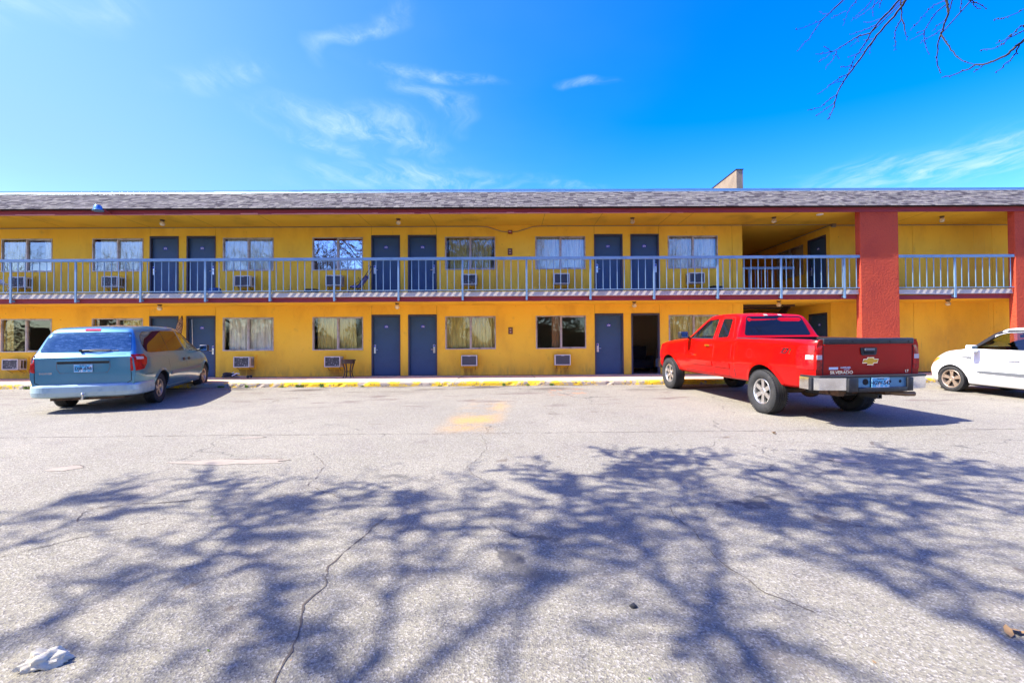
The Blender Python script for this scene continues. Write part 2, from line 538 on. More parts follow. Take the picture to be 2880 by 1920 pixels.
def asphalt():
    m = bpy.data.materials.new('asphalt')
    m.use_nodes = True
    t = m.node_tree
    b = t.nodes['Principled BSDF']
    b.inputs['Roughness'].default_value = .88
    b.inputs['Specular IOR Level'].default_value = .25
    co = nd(t, 'ShaderNodeTexCoord').outputs['Object']
    s = nd(t, 'ShaderNodeSeparateXYZ')
    lk(t, co, s.inputs[0])
    X, Y = s.outputs[0], s.outputs[1]

    def noise(sc, det=4., stretch=None, rough=.6):
        v = co
        if stretch:
            mpn = nd(t, 'ShaderNodeMapping')
            mpn.inputs['Scale'].default_value = stretch
            lk(t, co, mpn.inputs['Vector'])
            v = mpn.outputs[0]
        n = nd(t, 'ShaderNodeTexNoise', i_Scale=sc, i_Detail=det, i_Roughness=rough)
        lk(t, v, n.inputs['Vector'])
        return n.outputs[0]

    c = mixc(t, ramp(t, noise(.35, 5), .38, .68), (.200, .183, .132), (.240, .219, .160))
    c = mixc(t, ramp(t, noise(1.7, 6), .45, .75), c, (.186, .166, .125))
    # aggregate: pale and dark stones
    vo = nd(t, 'ShaderNodeTexVoronoi', i_Scale=95.)
    lk(t, co, vo.inputs['Vector'])
    hv = nd(t, 'ShaderNodeSeparateColor')
    lk(t, vo.outputs['Color'], hv.inputs[0])
    c = mixc(t, math_(t, 'MULTIPLY', ramp(t, hv.outputs[0], .55, .95), .55), c, (.42, .39, .34))
    c = mixc(t, math_(t, 'MULTIPLY', ramp(t, hv.outputs[1], .62, .95), .75), c, (.095, .085, .078))
    vo2 = nd(t, 'ShaderNodeTexVoronoi', i_Scale=210.)
    lk(t, co, vo2.inputs['Vector'])
    hv2 = nd(t, 'ShaderNodeSeparateColor')
    lk(t, vo2.outputs['Color'], hv2.inputs[0])
    c = mixc(t, math_(t, 'MULTIPLY', ramp(t, hv2.outputs[0], .4, 1.), .5), c, (.135, .122, .11))
    # wandering hairline cracks in the surface
    wn = nd(t, 'ShaderNodeTexNoise', i_Scale=2.4, i_Detail=5.)
    lk(t, co, wn.inputs['Vector'])
    wa = nd(t, 'ShaderNodeVectorMath', operation='MULTIPLY_ADD')
    lk(t, wn.outputs['Color'], wa.inputs[0])
    wa.inputs[1].default_value = (.7, .7, 0)
    lk(t, co, wa.inputs[2])
    vc = nd(t, 'ShaderNodeTexVoronoi', feature='DISTANCE_TO_EDGE', i_Scale=.42)
    lk(t, wa.outputs[0], vc.inputs['Vector'])
    hair = ramp(t, vc.outputs['Distance'], .0075, .002)
    hair = math_(t, 'MULTIPLY', hair, ramp(t, noise(.5, 3), .50, .60))
    c = mixc(t, math_(t, 'MULTIPLY', hair, .75), c, (.07, .065, .06))
    # dirt collected along the kerb and oil where cars stand
    nearK = ramp(t, Y, 11.6, 13.0)
    c = mixc(t, math_(t, 'MULTIPLY', nearK, ramp(t, noise(1.0, 6, (.55, 1.6, 1)), .50, .64)), c, (.075, .06, .05))
    mid = math_(t, 'MULTIPLY', ramp(t, Y, 8.6, 10.5), ramp(t, Y, 12.9, 11.6))
    c = mixc(t, math_(t, 'MULTIPLY', mid, ramp(t, noise(1.5, 6, (.6, 2.2, 1)), .55, .68)), c, (.13, .10, .085))
    c = mixc(t, math_(t, 'MULTIPLY', ramp(t, noise(1.15, 5), .61, .73), .5), c, (.12, .10, .085))
    sp = nd(t, 'ShaderNodeTexVoronoi', i_Scale=1.9)
    lk(t, wa.outputs[0], sp.inputs['Vector'])
    spot = math_(t, 'MULTIPLY', ramp(t, sp.outputs['Distance'], .12, .06), ramp(t, noise(1.1, 2), .44, .50))
    c = mixc(t, math_(t, 'MULTIPLY', spot, .62), c, (.10, .075, .055))
    # worn yellow paint of a former bay marking
    def inside(v, a, b_, e):
        return math_(t, 'MULTIPLY', ramp(t, v, a - e, a + e), ramp(t, v, b_ + e, b_ - e))
    xs = math_(t, 'SUBTRACT', X, math_(t, 'MULTIPLY', math_(t, 'SUBTRACT', Y, 9.), .10))
    pm = math_(t, 'MULTIPLY', inside(xs, -.92, -.18, .28), inside(Y, 7.5, 10.65, .5))
    wear = ramp(t, math_(t, 'ADD', math_(t, 'MULTIPLY', noise(1.1, 6), .62), math_(t, 'MULTIPLY', noise(60, 2), .38)), .42, .58)
    c = mixc(t, math_(t, 'MULTIPLY', math_(t, 'MULTIPLY', pm, wear), .8), c, (.44, .24, .055))
    op = math_(t, 'MULTIPLY', inside(xs, .75, 1.65, .12), inside(Y, 11.5, 12.5, .3))
    c = mixc(t, math_(t, 'MULTIPLY', math_(t, 'MULTIPLY', op, ramp(t, noise(3.1, 5), .50, .60)), .8), c, (.45, .16, .05))
    lk(t, c, b.inputs['Base Color'])
    bn = nd(t, 'ShaderNodeBump')
    bn.inputs['Strength'].default_value = .55
    bn.inputs['Distance'].default_value = .006
    h = math_(t, 'ADD', math_(t, 'MULTIPLY', vo.outputs['Distance'], 1.2), math_(t, 'MULTIPLY', noise(60, 3), .7))
    lk(t, h, bn.inputs['Height'])
    lk(t, bn.outputs[0], b.inputs['Normal'])
    MATS['asphalt'] = m


asphalt()
g = MB()
ys = [-300, -60, -12.6, YK, 40, 300]
for i in range(len(ys) - 1):
    a, b = ys[i], ys[i + 1]
    g.quad((-300, a, gz(a)), (300, a, gz(a)), (300, b, gz(b)), (-300, b, gz(b)))
parking = struct(g.build('parking_lot', 'asphalt'))

P('crack_dirt', (.085, .068, .052), .95, var=[(6, 4, (.12, .095, .07), .5, .7, None)])
P('pothole_sand', (.27, .228, .175), .95, var=[(7, 5, (.235, .195, .15), .4, .7, None), (60, 2, (.22, .19, .16), .58, .7, None)])


def ribbon(pts, w, jit, name='crack', seed=1, step=.05):
    rnd = random.Random(seed)
    mb = MB()
    L, Rr = [], []
    off = 0
    for i in range(len(pts) - 1):
        a, b = Vector(pts[i]), Vector(pts[i + 1])
        n = max(2, int((b - a).length / step))
        d = (b - a).normalized()
        nn = Vector((-d.y, d.x))
        for k in range(n):
            p = a.lerp(b, k / n)
            off = off * .8 + rnd.uniform(-jit, jit)
            p = p + nn * off
            ww = .72 * w * rnd.uniform(.2, 1.25)
            L.append(p + nn * ww / 2)
            Rr.append(p - nn * ww / 2)
    for i in range(len(L) - 1):
        q = [L[i], L[i + 1], Rr[i + 1], Rr[i]]
        mb.quad(*[(v.x, v.y, gz(v.y) + .004) for v in q])
    return mb.build(name, 'crack_dirt', parking)


ribbon([(-1.06, 4.05), (-1.22, 3.48), (-1.27, 3.22), (-1.19, 2.98), (-1.24, 2.77), (-1.15, 2.43), (-1.10, 2.19), (-1.02, 1.7)], .016, .014, seed=3)
ribbon([(-24, 7.25), (-7.9, 7.22), (-4, 7.29), (-.5, 7.27), (4, 7.30), (8.2, 7.26), (24, 7.3)], .018, .006, seed=4, step=.08)
ribbon([(-3.71, 4.02), (-3.83, 4.2), (-3.8, 4.33), (-3.55, 4.42), (-3.32, 4.44), (-2.9, 4.55)], .016, .012, seed=5)
ribbon([(-4.3, 3.1), (-3.69, 3.4), (-3.3, 3.8), (-2.95, 4.1)], .012, .012, seed=6)
ribbon([(1.46, 4.3), (1.46, 4.1), (1.48, 3.64), (1.47, 3.23), (1.55, 2.9), (1.75, 2.6)], .012, .014, seed=7)
ribbon([(-5.6, 8.3), (-3.6, 8.9), (-1.9, 9.9), (-1.2, 11.2)], .010, .02, seed=8)
ribbon([(-2.6, 6.2), (-2.2, 5.6), (-2.1, 4.9), (-1.6, 4.5)], .010, .016, seed=9)
ribbon([(-.45, 7.2), (-.3, 6.3), (-.5, 5.5), (-.2, 4.8)], .009, .02, seed=10)
ribbon([(3.0, 6.9), (5.2, 6.2), (7.6, 5.6), (9.6, 5.4)], .011, .02, seed=11)
ribbon([(.6, 8.0), (.9, 8.9), (.7, 9.8)], .009, .02, seed=12)


def pothole(cx, cy, rx, ry, seed):
    rnd = random.Random(seed)
    n = 30
    mb = MB()
    ph = [rnd.uniform(0, 6.28) for _ in range(4)]
    ring = []
    for k in range(n):
        a = 2 * math.pi * k / n
        r = 1 + .16 * math.sin(2 * a + ph[0]) + .11 * math.sin(5 * a + ph[1]) + .08 * math.sin(9 * a + ph[2]) + rnd.uniform(-.07, .07)
        ring.append((cx + rx * r * math.cos(a), cy + ry * r * math.sin(a)))
    vs = [(x, y, gz(y) + .004) for x, y in ring]
    mb.add(vs, [tuple(range(n))], 0)
    # broken lip on the far side
    for k in range(n // 2):
        a, b = ring[k], ring[k + 1]
        if rnd.random() < .8:
            e = rnd.uniform(.008, .02)
            mb.quad((a[0], a[1], gz(a[1]) + .007), (b[0], b[1], gz(b[1]) + .007), (b[0], b[1] + e, gz(b[1]) + .007), (a[0], a[1] + e, gz(a[1]) + .007), 1)
    mb.build('pothole', ['pothole_sand', 'crack_dirt'], parking)


pothole(-3.45, 5.80, .60, .13, 21)
pothole(-5.30, 5.58, .17, .10, 22)
pothole(-3.92, 7.10, .19, .045, 23)
pothole(4.12, 5.62, .20, .09, 24)

# sidewalk slabs and kerb
sidewalk = struct(link('sidewalk', None))
kerb = struct(link('kerb', None))
JG = .012


def kerbmat():
    m = P('kerb_paint', (.50, .43, .34), .9, spec=.2, bump=(28, .8, .02))
    t = m.node_tree
    b = t.nodes['Principled BSDF']
    co = nd(t, 'ShaderNodeTexCoord').outputs['Object']
    n1 = nd(t, 'ShaderNodeTexNoise', i_Scale=3.2, i_Detail=6., i_Roughness=.72)
    lk(t, co, n1.inputs['Vector'])
    n2 = nd(t, 'ShaderNodeTexNoise', i_Scale=.55, i_Detail=2.)
    lk(t, co, n2.inputs['Vector'])
    f = math_(t, 'ADD', math_(t, 'MULTIPLY', n1.outputs[0], .6), math_(t, 'MULTIPLY', n2.outputs[0], .4))
    c = mixc(t, ramp(t, f, .455, .515), (.36, .30, .23), (.70, .44, .03))
    n3 = nd(t, 'ShaderNodeTexNoise', i_Scale=16., i_Detail=5.)
    lk(t, co, n3.inputs['Vector'])
    c = mixc(t, ramp(t, n3.outputs[0], .60, .70), c, (.14, .11, .08))
    lk(t, c, b.inputs['Base Color'])


kerbmat()
x = -26.
k = 0
while x < 30:
    mb = MB().box(x + JG, x + 2.44 - JG, YK + .17, 16.3, -.3, -.004 * (k % 3 == 1))
    mb.build('slab', 'sidewalk_concrete', sidewalk)
    x += 2.44
    k += 1
MB().box(-26, 30, YK + .1, 16.3, -.32, -.03).build('bedding', 'joint_dark', sidewalk)
x = -26.4
rk = random.Random(5)
while x < 30:
    bm = bmesh.new()
    Lk = 3.05
    # kerb stone with a worn top edge: grid along x
    nx = 26
    prof = [(YK, -.30), (YK - .005, -.13), (YK, -.055), (YK + .012, -.02), (YK + .035, -.002), (YK + .165, .001), (YK + .165, -.30)]
    rows = []
    for i in range(nx + 1):
        xx = x + JG / 2 + (Lk - JG) * i / nx
        chip = max(0, rk.gauss(0, .012)) if 0 < i < nx else .01
        row = []
        for j, (yy, zz) in enumerate(prof):
            c = chip if j in (2, 3, 4) else 0
            row.append(bm.verts.new((xx, yy + c * 1.2 * (j in (2, 3)), zz - c * (j in (3, 4)))))
        rows.append(row)
    for i in range(nx):
        for j in range(len(prof) - 1):
            bm.faces.new((rows[i][j], rows[i + 1][j], rows[i + 1][j + 1], rows[i][j + 1]))
    bm.faces.new(rows[0])
    bm.faces.new(rows[-1])
    MB().addbm(bm).build('kerb_stone', 'kerb_paint', kerb)
    x += Lk

# ------------------------------------------------------------------ building
YW = 16.25          # facade plane
ZS = 5.27           # upper ceiling
Z2 = 2.76           # upper floor
XB0, XB1 = 8.30, 11.42     # breezeway
XL, XR = -25., 29.
hotel = thing('motel_building', 'long two-storey yellow motel with grey shingled eaves and outdoor walkway', 'motel')

WIN = [-16.82, -13.66, -9.11, -5.98, -1.33, 1.85, 6.54]
MOD = [-11.40, -3.655, 4.19]
DOFF = .643
openings = []
for fz in (0, Z2 + .04):
    for xw in WIN + [-20.6]:
        openings.append((xw - .885, xw + .885, fz + .92, fz + 2.085))
    for xm in MOD + [-19.2]:
        for s in (-1, 1):
            openings.append((xm + s * DOFF - .505, xm + s * DOFF + .505, fz + .012, fz + 2.155))
seams = []
for xm in MOD:
    for s in (-1, 1):
        xs_ = xm + s * (DOFF + .497)
        seams += [(xs_ - .006, xs_ + .006, 2.17, 2.46), (xs_ - .006, xs_ + .006, 4.97, 5.26)]
seams += [(7.93, 7.942, 0.05, 2.46), (7.93, 7.942, 2.77, 5.26)]
seamR = [(14.35, 14.362, .05, 2.46), (14.35, 14.362, 2.77, 5.26), (17.2, 17.212, .05, 5.26)]


def facade(mb, x0, x1, z0, z1, ops, dep=.16):
    xs = sorted({x0, x1} | {o[0] for o in ops} | {o[1] for o in ops})
    zs = sorted({z0, z1} | {o[2] for o in ops} | {o[3] for o in ops})
    xs = [v for v in xs if x0 <= v <= x1]
    for i in range(len(xs) - 1):
        # merge runs in z
        run = None
        xm = (xs[i] + xs[i + 1]) / 2
        col = [o for o in ops if o[0] < xm < o[1]]
        for j in range(len(zs) - 1):
            zm = (zs[j] + zs[j + 1]) / 2
            hole = any(o[2] < zm < o[3] for o in col)
            if not hole:
                run = [zs[j], zs[j + 1]] if run is None else [run[0], zs[j + 1]]
            if (hole or j == len(zs) - 2) and run:
                mb.quad((xs[i], YW, run[0]), (xs[i + 1], YW, run[0]), (xs[i + 1], YW, run[1]), (xs[i], YW, run[1]))
                run = None
    for (a, b, c, d) in ops:
        e = .012 if b - a < .05 else dep
        mb.quad((a, YW, c), (a, YW + e, c), (a, YW + e, d), (a, YW, d))
        mb.quad((b, YW, d), (b, YW + e, d), (b, YW + e, c), (b, YW, c))
        mb.quad((a, YW, d), (a, YW + e, d), (b, YW + e, d), (b, YW, d))
        mb.quad((a, YW, c), (b, YW, c), (b, YW + e, c), (a, YW + e, c))
        if b - a < .05:
            mb.quad((a, YW + e, c), (b, YW + e, c), (b, YW + e, d), (a, YW + e, d), 1)


for args in ((XL, XB0, .035, ZS, openings + seams), (XB1, XR, .035, ZS, seamR)):
    wall = MB()
    facade(wall, *args)
    wall.build('front_wall', ['stucco_yellow', 'seam_dark'], hotel)
b_ = MB()
b_.box(XL, XB0, YW + .025, YW + .15, 0, .034)
b_.box(XB1, XR, YW + .025, YW + .15, 0, .034)
b_.build('base_gap', 'joint_dark', hotel)

# grime: splash zone above each floor, run-off below the air conditioners
def grime(m):
    t = m.node_tree
    b = t.nodes['Principled BSDF']
    cur = b.inputs['Base Color'].links[0].from_socket
    co = nd(t, 'ShaderNodeTexCoord').outputs['Object']
    s = nd(t, 'ShaderNodeSeparateXYZ')
    lk(t, co, s.inputs[0])
    mpn = nd(t, 'ShaderNodeMapping')
    mpn.inputs['Scale'].default_value = (2.6, 1, .7)
    lk(t, co, mpn.inputs['Vector'])
    nz = nd(t, 'ShaderNodeTexNoise', i_Scale=1.6, i_Detail=6., i_Roughness=.65)
    lk(t, mpn.outputs[0], nz.inputs['Vector'])
    X, Z = s.outputs[0], s.outputs[2]
    m1 = ramp(t, Z, .55, .04)
    m2 = math_(t, 'MULTIPLY', ramp(t, Z, 3.4, 2.8), ramp(t, Z, 2.70, 2.74))
    f = math_(t, 'MULTIPLY', math_(t, 'MAXIMUM', m1, m2), ramp(t, nz.outputs[0], .40, .68))
    cur = mixc(t, math_(t, 'MULTIPLY', f, .6), cur, (.40, .25, .06))
    run = None
    for xa in (-13.68, -9.14, -6.02, -1.35, 1.86, 6.55):
        a = math_(t, 'MULTIPLY', ramp(t, X, xa - .34, xa - .16), ramp(t, X, xa + .34, xa + .16))
        run = a if run is None else math_(t, 'MAXIMUM', run, a)
    zz = math_(t, 'MAXIMUM', math_(t, 'MULTIPLY', ramp(t, Z, .34, .22), ramp(t, Z, -.12, .12)),
               math_(t, 'MULTIPLY', ramp(t, Z, 3.16, 3.04), ramp(t, Z, 2.66, 2.95)))
    run = math_(t, 'MULTIPLY', math_(t, 'MULTIPLY', run, zz), ramp(t, nz.outputs[0], .36, .56))
    cur = mixc(t, math_(t, 'MULTIPLY', run, .75), cur, (.38, .17, .035))
    lk(t, cur, b.inputs['Base Color'])


grime(MATS['stucco_yellow'])

# breezeway: side walls with a door and a window on the right, far wall, ceilings
bw = MB()
YB = 24.


def side_wall(mb, xx, ops, sgn):
    ys_ = sorted({YW, YB} | {o[0] for o in ops} | {o[1] for o in ops})
    zs_ = sorted({.0, ZS} | {o[2] for o in ops} | {o[3] for o in ops})
    for i in range(len(ys_) - 1):
        for j in range(len(zs_) - 1):
            ym, zm = (ys_[i] + ys_[i + 1]) / 2, (zs_[j] + zs_[j + 1]) / 2
            if any(o[0] < ym < o[1] and o[2] < zm < o[3] for o in ops):
                continue
            mb.quad((xx, ys_[i], zs_[j]), (xx, ys_[i + 1], zs_[j]), (xx, ys_[i + 1], zs_[j + 1]), (xx, ys_[i], zs_[j + 1]))
    for (a, b, c, d) in ops:
        e = xx + sgn * .15
        mb.quad((xx, a, c), (e, a, c), (e, a, d), (xx, a, d))
        mb.quad((xx, b, c), (e, b, c), (e, b, d), (xx, b, d))
        mb.quad((xx, a, d), (e, a, d), (e, b, d), (xx, b, d))
        mb.quad((xx, a, c), (e, a, c), (e, b, c), (xx, b, c))


DY0, DY1 = 16.45, 17.45
WY0, WY1 = 17.75, 19.5
ops_r = []
for fz in (0, Z2 + .04):
    ops_r += [(DY0, DY1, fz + .012, fz + 2.155), (WY0, WY1, fz + .92, fz + 2.085)]
side_wall(bw, XB1, ops_r, 1)
side_wall(bw, XB0, [], -1)
bw.quad((XB0, YB, 0), (XB1, YB, 0), (XB1, YB, ZS), (XB0, YB, ZS))
bw.build('breezeway_wall', 'stucco_yellow', hotel)

# rooms behind the facade
inn = MB()
YI = YW + .17
for fz, top in ((0.0, 2.46), (Z2 + .02, 5.26)):
    for (a, b) in ((XL, XB0 - .12), (XB1 + .12, XR)):
        inn.quad((a, YI, fz + .01), (b, YI, fz + .01), (b, 20.2, fz + .01), (a, 20.2, fz + .01), 1)
        inn.quad((a, YI, top), (b, YI, top), (b, 20.2, top), (a, 20.2, top))
        inn.quad((a, 20.2, fz), (b, 20.2, fz), (b, 20.2, top), (a, 20.2, top))
        inn.quad((a, YI, fz), (a, 20.2, fz), (a, 20.2, top), (a, YI, top))
        inn.quad((b, YI, fz), (b, 20.2, fz), (b, 20.2, top), (b, YI, top))
    for xp in [m for m in MOD] + [m + 3.9 for m in MOD[:2]] + [-15.2, -19.2]:
        inn.box(xp - .06, xp + .06, YI, 20.19, fz, top)
inn.build('room_interior', ['interior_wall', 'interior_floor'], hotel)

# rear and side shell, flat roof
sh = MB()
sh.quad((XL, YW + .1, 0), (XL, 30, 0), (XL, 30, 6.3), (XL, YW + .1, 6.3))
sh.quad((XR, YW + .1, 0), (XR, 30, 0), (XR, 30, 6.3), (XR, YW + .1, 6.3))
sh.quad((XL, 30, 0), (XR, 30, 0), (XR, 30, 6.3), (XL, 30, 6.3))
sh.build('shell_wall', 'stucco_yellow', hotel)

# upper soffit (joints between its boards) and balcony slab
so = MB()
so.box(XL, XR, 14.535, YW, ZS, ZS + .03)
so.quad((XB0, YW, ZS), (XB1, YW, ZS), (XB1, YB, ZS), (XB0, YB, ZS))
so.build('soffit', 'soffit_yellow', hotel)
for xs_ in [m + s * (DOFF + .49) for m in MOD for s in (-1, 1)] + [6.0, 9.4, 13.6, -8.0, -15.5, 1.2]:
    sj = MB()
    sj.box(xs_ - .005, xs_ + .005, 14.6, YW, ZS - .003, ZS)
    sj.build('soffit_joint', 'seam_dark', hotel)

SX0, SX1, SY0, SY1 = 8.55, 10.42, 16.75, 21.     # stair opening
sl = MB()
PX0, PX1 = 11.18, 12.40
QX0 = 16.13
sl.box(XL, XR, 14.76, YW + .02, 2.47, Z2 - .005)
sl.box(XB0, SX0, YW + .02, YB, 2.47, Z2 - .006)
sl.box(SX1, XB1, YW + .02, YB, 2.47, Z2 - .007)
sl.box(SX0, SX1, YW + .02, SY0, 2.471, Z2 - .008)
sl.box(SX0, SX1, SY1, YB, 2.471, Z2 - .008)
sl.build('walkway_slab', 'soffit_yellow', hotel)
wk = MB()
wk.quad((XL, 14.9, Z2), (XR, 14.9, Z2), (XR, YW + .01, Z2), (XL, YW + .01, Z2))
wk.quad((XB0, YW + .01, Z2), (SX0, YW + .01, Z2), (SX0, YB, Z2), (XB0, YB, Z2))
wk.quad((SX1, YW + .01, Z2), (XB1, YW + .01, Z2), (XB1, YB, Z2), (SX1, YB, Z2))
wk.quad((SX0, YW + .01, Z2), (SX1, YW + .01, Z2), (SX1, SY0, Z2), (SX0, SY0, Z2))
wk.build('walkway_floor', 'concrete', hotel)
# sloping concrete nosing along the walkway edge, red fascia tucked under it
for (a, b, bent) in ((XL, PX0, 0), (PX1, 14.2, 1), (14.2, QX0, 0), (QX0 + 1.22, XR, 0)):
    n = MB()
    d = .02 * bent
    vs = [(a, 14.63, 2.612), (b, 14.63, 2.612 - d), (b, 14.646, Z2 - .012), (a, 14.646, Z2 - .012),
          (a, 14.63, 2.60), (b, 14.63, 2.60 - d * 1.5), (b, 14.90, 2.60), (a, 14.90, 2.60), (a, 14.90, Z2), (b, 14.90, Z2)]
    n.add(vs, [(0, 1, 2, 3), (4, 5, 6, 7), (0, 1, 5, 4), (1, 2, 9, 6, 5), (0, 3, 8, 7, 4), (3, 2, 9, 8)])
    n.build('edge_nosing', 'concrete', hotel)
    MB().box(a, b, 14.70, 14.758, 2.45 - d, 2.599 - d * 1.6).build('walkway_fascia', 'fascia_red', hotel)
# stair flight behind the opening
st = MB()
for i in range(15):
    st.box(SX0 + .05, SX1 - .08, SY0 + .25 + i * .27, SY0 + .53 + i * .27, 2.60 - i * .175 - .05, 2.60 - i * .175)
st.prism([(SY0 + .2, 2.66), (SY0 + .2, 2.36), (SY0 + 4.25, -.1), (SY0 + 4.25, .2)], 'X', SX1 - .07, SX1 - .01)
st.prism([(SY0 + .2, 2.66), (SY0 + .2, 2.36), (SY0 + 4.25, -.1), (SY0 + 4.25, .2)], 'X', SX0 + .0, SX0 + .04)
st.box(SX0, SX1, SY0 - .06, SY0 - .005, 2.40, 2.47)
st.build('stair', 'wood_dark', hotel)

# pillars
for xa in (PX0, QX0):
    pb = MB()
    pb.bbox(xa, xa + 1.22, 14.532, 14.752, -.02, ZS - .001, .012)
    pb.build('pillar', 'stucco_red', hotel)

# ------------------------------------------------------------------ roof: fascia, mansard of shingles, coping, fin wall
EZ, EY = 5.355, 14.36        # shingle edge
TZ, TY = 6.306, 15.80         # top of the mansard
roof = MB()
roof.box(XL, XR, 14.50, 14.53, 5.19, 5.336)
eave_f = roof.build('eave_fascia', 'fascia_red', hotel)
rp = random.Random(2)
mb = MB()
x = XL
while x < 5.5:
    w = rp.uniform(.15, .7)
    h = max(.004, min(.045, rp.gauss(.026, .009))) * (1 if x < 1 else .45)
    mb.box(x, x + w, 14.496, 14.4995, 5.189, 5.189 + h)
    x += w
mb.build('pink_edge', 'edge_pink', eave_f)  # uneven paler pink strip along the bottom of the fascia
rf = MB()
rf.quad((XL, EY + .012, EZ - .012), (XR, EY + .012, EZ - .012), (XR, TY, TZ - .012), (XL, TY, TZ - .012), 0)
rf.box(XL, XR, EY + .012, 14.54, 5.337, EZ - .0125, 0)
rf.quad((XL, TY, TZ), (XR, TY, TZ), (XR, 30, TZ), (XL, 30, TZ), 0)
roof_o = rf.build('roof', ['drip_dark'], hotel)

sdir = Vector((0, TY - EY, TZ - EZ))
slen = sdir.length
sdir.normalize()
snor = Vector((0, -sdir.z, sdir.y))
NR = 13
ex = slen / NR
rs = random.Random(11)
tabs = []
for r in range(NR):
    x = XL + rs.uniform(0, .3)
    while x < XR - .4:
        w = rs.choice((.10, .13, .16, .19, .23))
        tabs.append((r, x, w, rs.choice((.004, .011, .016)), rs.choices(range(6), (4, 4, 3, 3, 3, 2))[0]))
        x += w + .006


def tab_geo(w, th, dy):
    """one shingle tab lying on the slope, thick at its lower edge; local x along the eave, y up the slope, z out"""
    L = ex * 1.12
    return [(0, dy, 0), (w, dy, 0), (w, L, 0), (0, L, 0), (0, dy, th), (w, dy, th), (w, L, .002), (0, L, .002)], \
           [(4, 5, 6, 7), (0, 1, 5, 4), (1, 2, 6, 5), (0, 4, 7, 3)]


SM = Matrix(((1, 0, 0, 0), (0, sdir.y, snor.y, 0), (0, sdir.z, snor.z, 0), (0, 0, 0, 1)))
singles = sorted(range(len(tabs)), key=lambda i: abs(tabs[i][1]) + tabs[i][0] * 1.0)[:300]
singles = set(singles)
tab_mesh = {}
rest = MB()
TONE = ['shingle_tone_%d' % i for i in range(6)]
for i, (r, x, w, th, tone) in enumerate(tabs):
    org = Vector((x, EY, EZ)) + sdir * (r * ex)
    dy = -.006 - .014 * (th > .01) - (.01 if r == 0 else 0)
    if i in singles:
        key = (w, th, tone, r == 0)
        if key not in tab_mesh:
            vs, fs = tab_geo(w, th + .006, dy)
            tab_mesh[key] = MB().add(vs, fs).mesh('shingle', TONE[tone])
        o = link('shingle', tab_mesh[key], roof_o)
        o.matrix_local = Matrix.Translation(org) @ SM
    else:
        vs, fs = tab_geo(w, th + .006, dy)
        rest.add(vs, fs, tone, Matrix.Translation(org) @ SM)
stuff(rest.build('shingles', TONE, roof_o))

# coping in lengths with slight steps at the joints
x = XL
k = 0
rs = random.Random(4)
while x < XR:
    L = 3.0
    dz = rs.uniform(-.008, .008)
    cp = MB()
    x1 = min(x + L - .004, XR)
    cp.add([(x, TY - .03, TZ - .012), (x1, TY - .03, TZ - .012), (x1, TY - .01, TZ + .026 + dz), (x, TY - .01, TZ + .026 + dz),
            (x1, TY + .0, TZ + .098 + dz), (x, TY + .0, TZ + .098 + dz), (x1, TY + .3, TZ + .105 + dz), (x, TY + .3, TZ + .105 + dz)],
           [(0, 1, 2, 3), (3, 2, 4, 5), (5, 4, 6, 7)])
    cp.build('coping', 'coping_metal', roof_o)
    x += L
fin = MB()
fin.box(8.06, 8.29, 16.12, 24, TZ - .02, 7.17)
fin.build('parapet_fin', 'beige_stucco', roof_o)
MB().box(8.04, 8.31, 16.10, 24.02, 7.171, 7.195).build('parapet_cap', 'drip_dark', roof_o)
MB().tube([(8.33, 16.05, TZ + .16), (8.35, 15.95, TZ + .11), (8.42, 15.86, TZ - .005), (8.52, 15.80, TZ - .06)], .022, 6).build('sealant_streak', 'white_paint', roof_o)

# ------------------------------------------------------------------ windows
FW, FH = 1.77, 1.165


def frame_mesh():
    m = MB()
    hw, t = FW / 2, .033
    m.box(-hw, hw, -.012, .07, FH - t, FH - .001)
    m.box(-hw, hw, -.02, .07, .001, t)
    m.box(-hw, -hw + t, -.0115, .07, t, FH - t)
    m.box(hw - t, hw, -.0115, .07, t, FH - t)
    m.box(-.03, .02, -.008, .06, t, FH - t)
    m.box(.02, .045, .012, .06, t, FH - t)
    m.box(.045, hw - t, .012, .055, FH - t - .03, FH - t)
    m.box(.045, hw - t, .012, .055, t, t + .028)
    m.box(-hw + t, -hw + t + .022, .012, .055, t, FH - t)
    return m.mesh('window', 'aluminium')


FRAME = frame_mesh()
PANE = {}
for nm in ('window_glass', 'window_glass_sky', 'window_glass_mirror'):
    PANE[nm] = MB().box(-.41, .41, .028, .034, .04, FH - .04).mesh('pane', nm)


def curtain_geo(x0, x1, folds, amp, seed, z0=.05, z1=FH - .02, lean=0.):
    rnd = random.Random(seed)
    n = 46
    ph = [rnd.uniform(0, 6.28) for _ in range(4)]
    m = MB()
    L = []
    for i in range(n + 1):
        u = i / n
        xx = x0 + (x1 - x0) * u
        dy = amp * (.6 * math.sin(u * folds * 6.28 + ph[0]) + .3 * math.sin(u * folds * 2.3 * 6.28 + ph[1]) + .35 * math.sin(u * 1.7 * 6.28 + ph[2]))
        L.append((xx, .15 + dy, lean * (u - .2)))
    for i in range(n):
        a, b = L[i], L[i + 1]
        m.quad((a[0] + a[2], a[1] * 1.05, z0), (b[0] + b[2], b[1] * 1.05, z0), (b[0], b[1], z1), (a[0], a[1], z1))
    return m


def window(xw, fz, curtains, glass='window_glass', M=None):
    w = link('window', FRAME, hotel, (xw, YW, fz + .92))
    if M is not None:
        w.location = M.to_translation()
        w.rotation_euler = M.to_euler()
    for s in (-1, 1):
        link('pane', PANE[glass], w, (s * .44, 0 if s < 0 else .012, 0))
    for i, c in enumerate(curtains):
        (a, b, folds, amp, mat_, lean) = c
        curtain_geo(a, b, folds, amp, int((xw * 7 + fz * 3) * 10) + i, lean=lean).build('curtain', mat_, w, smooth=60)
    return w


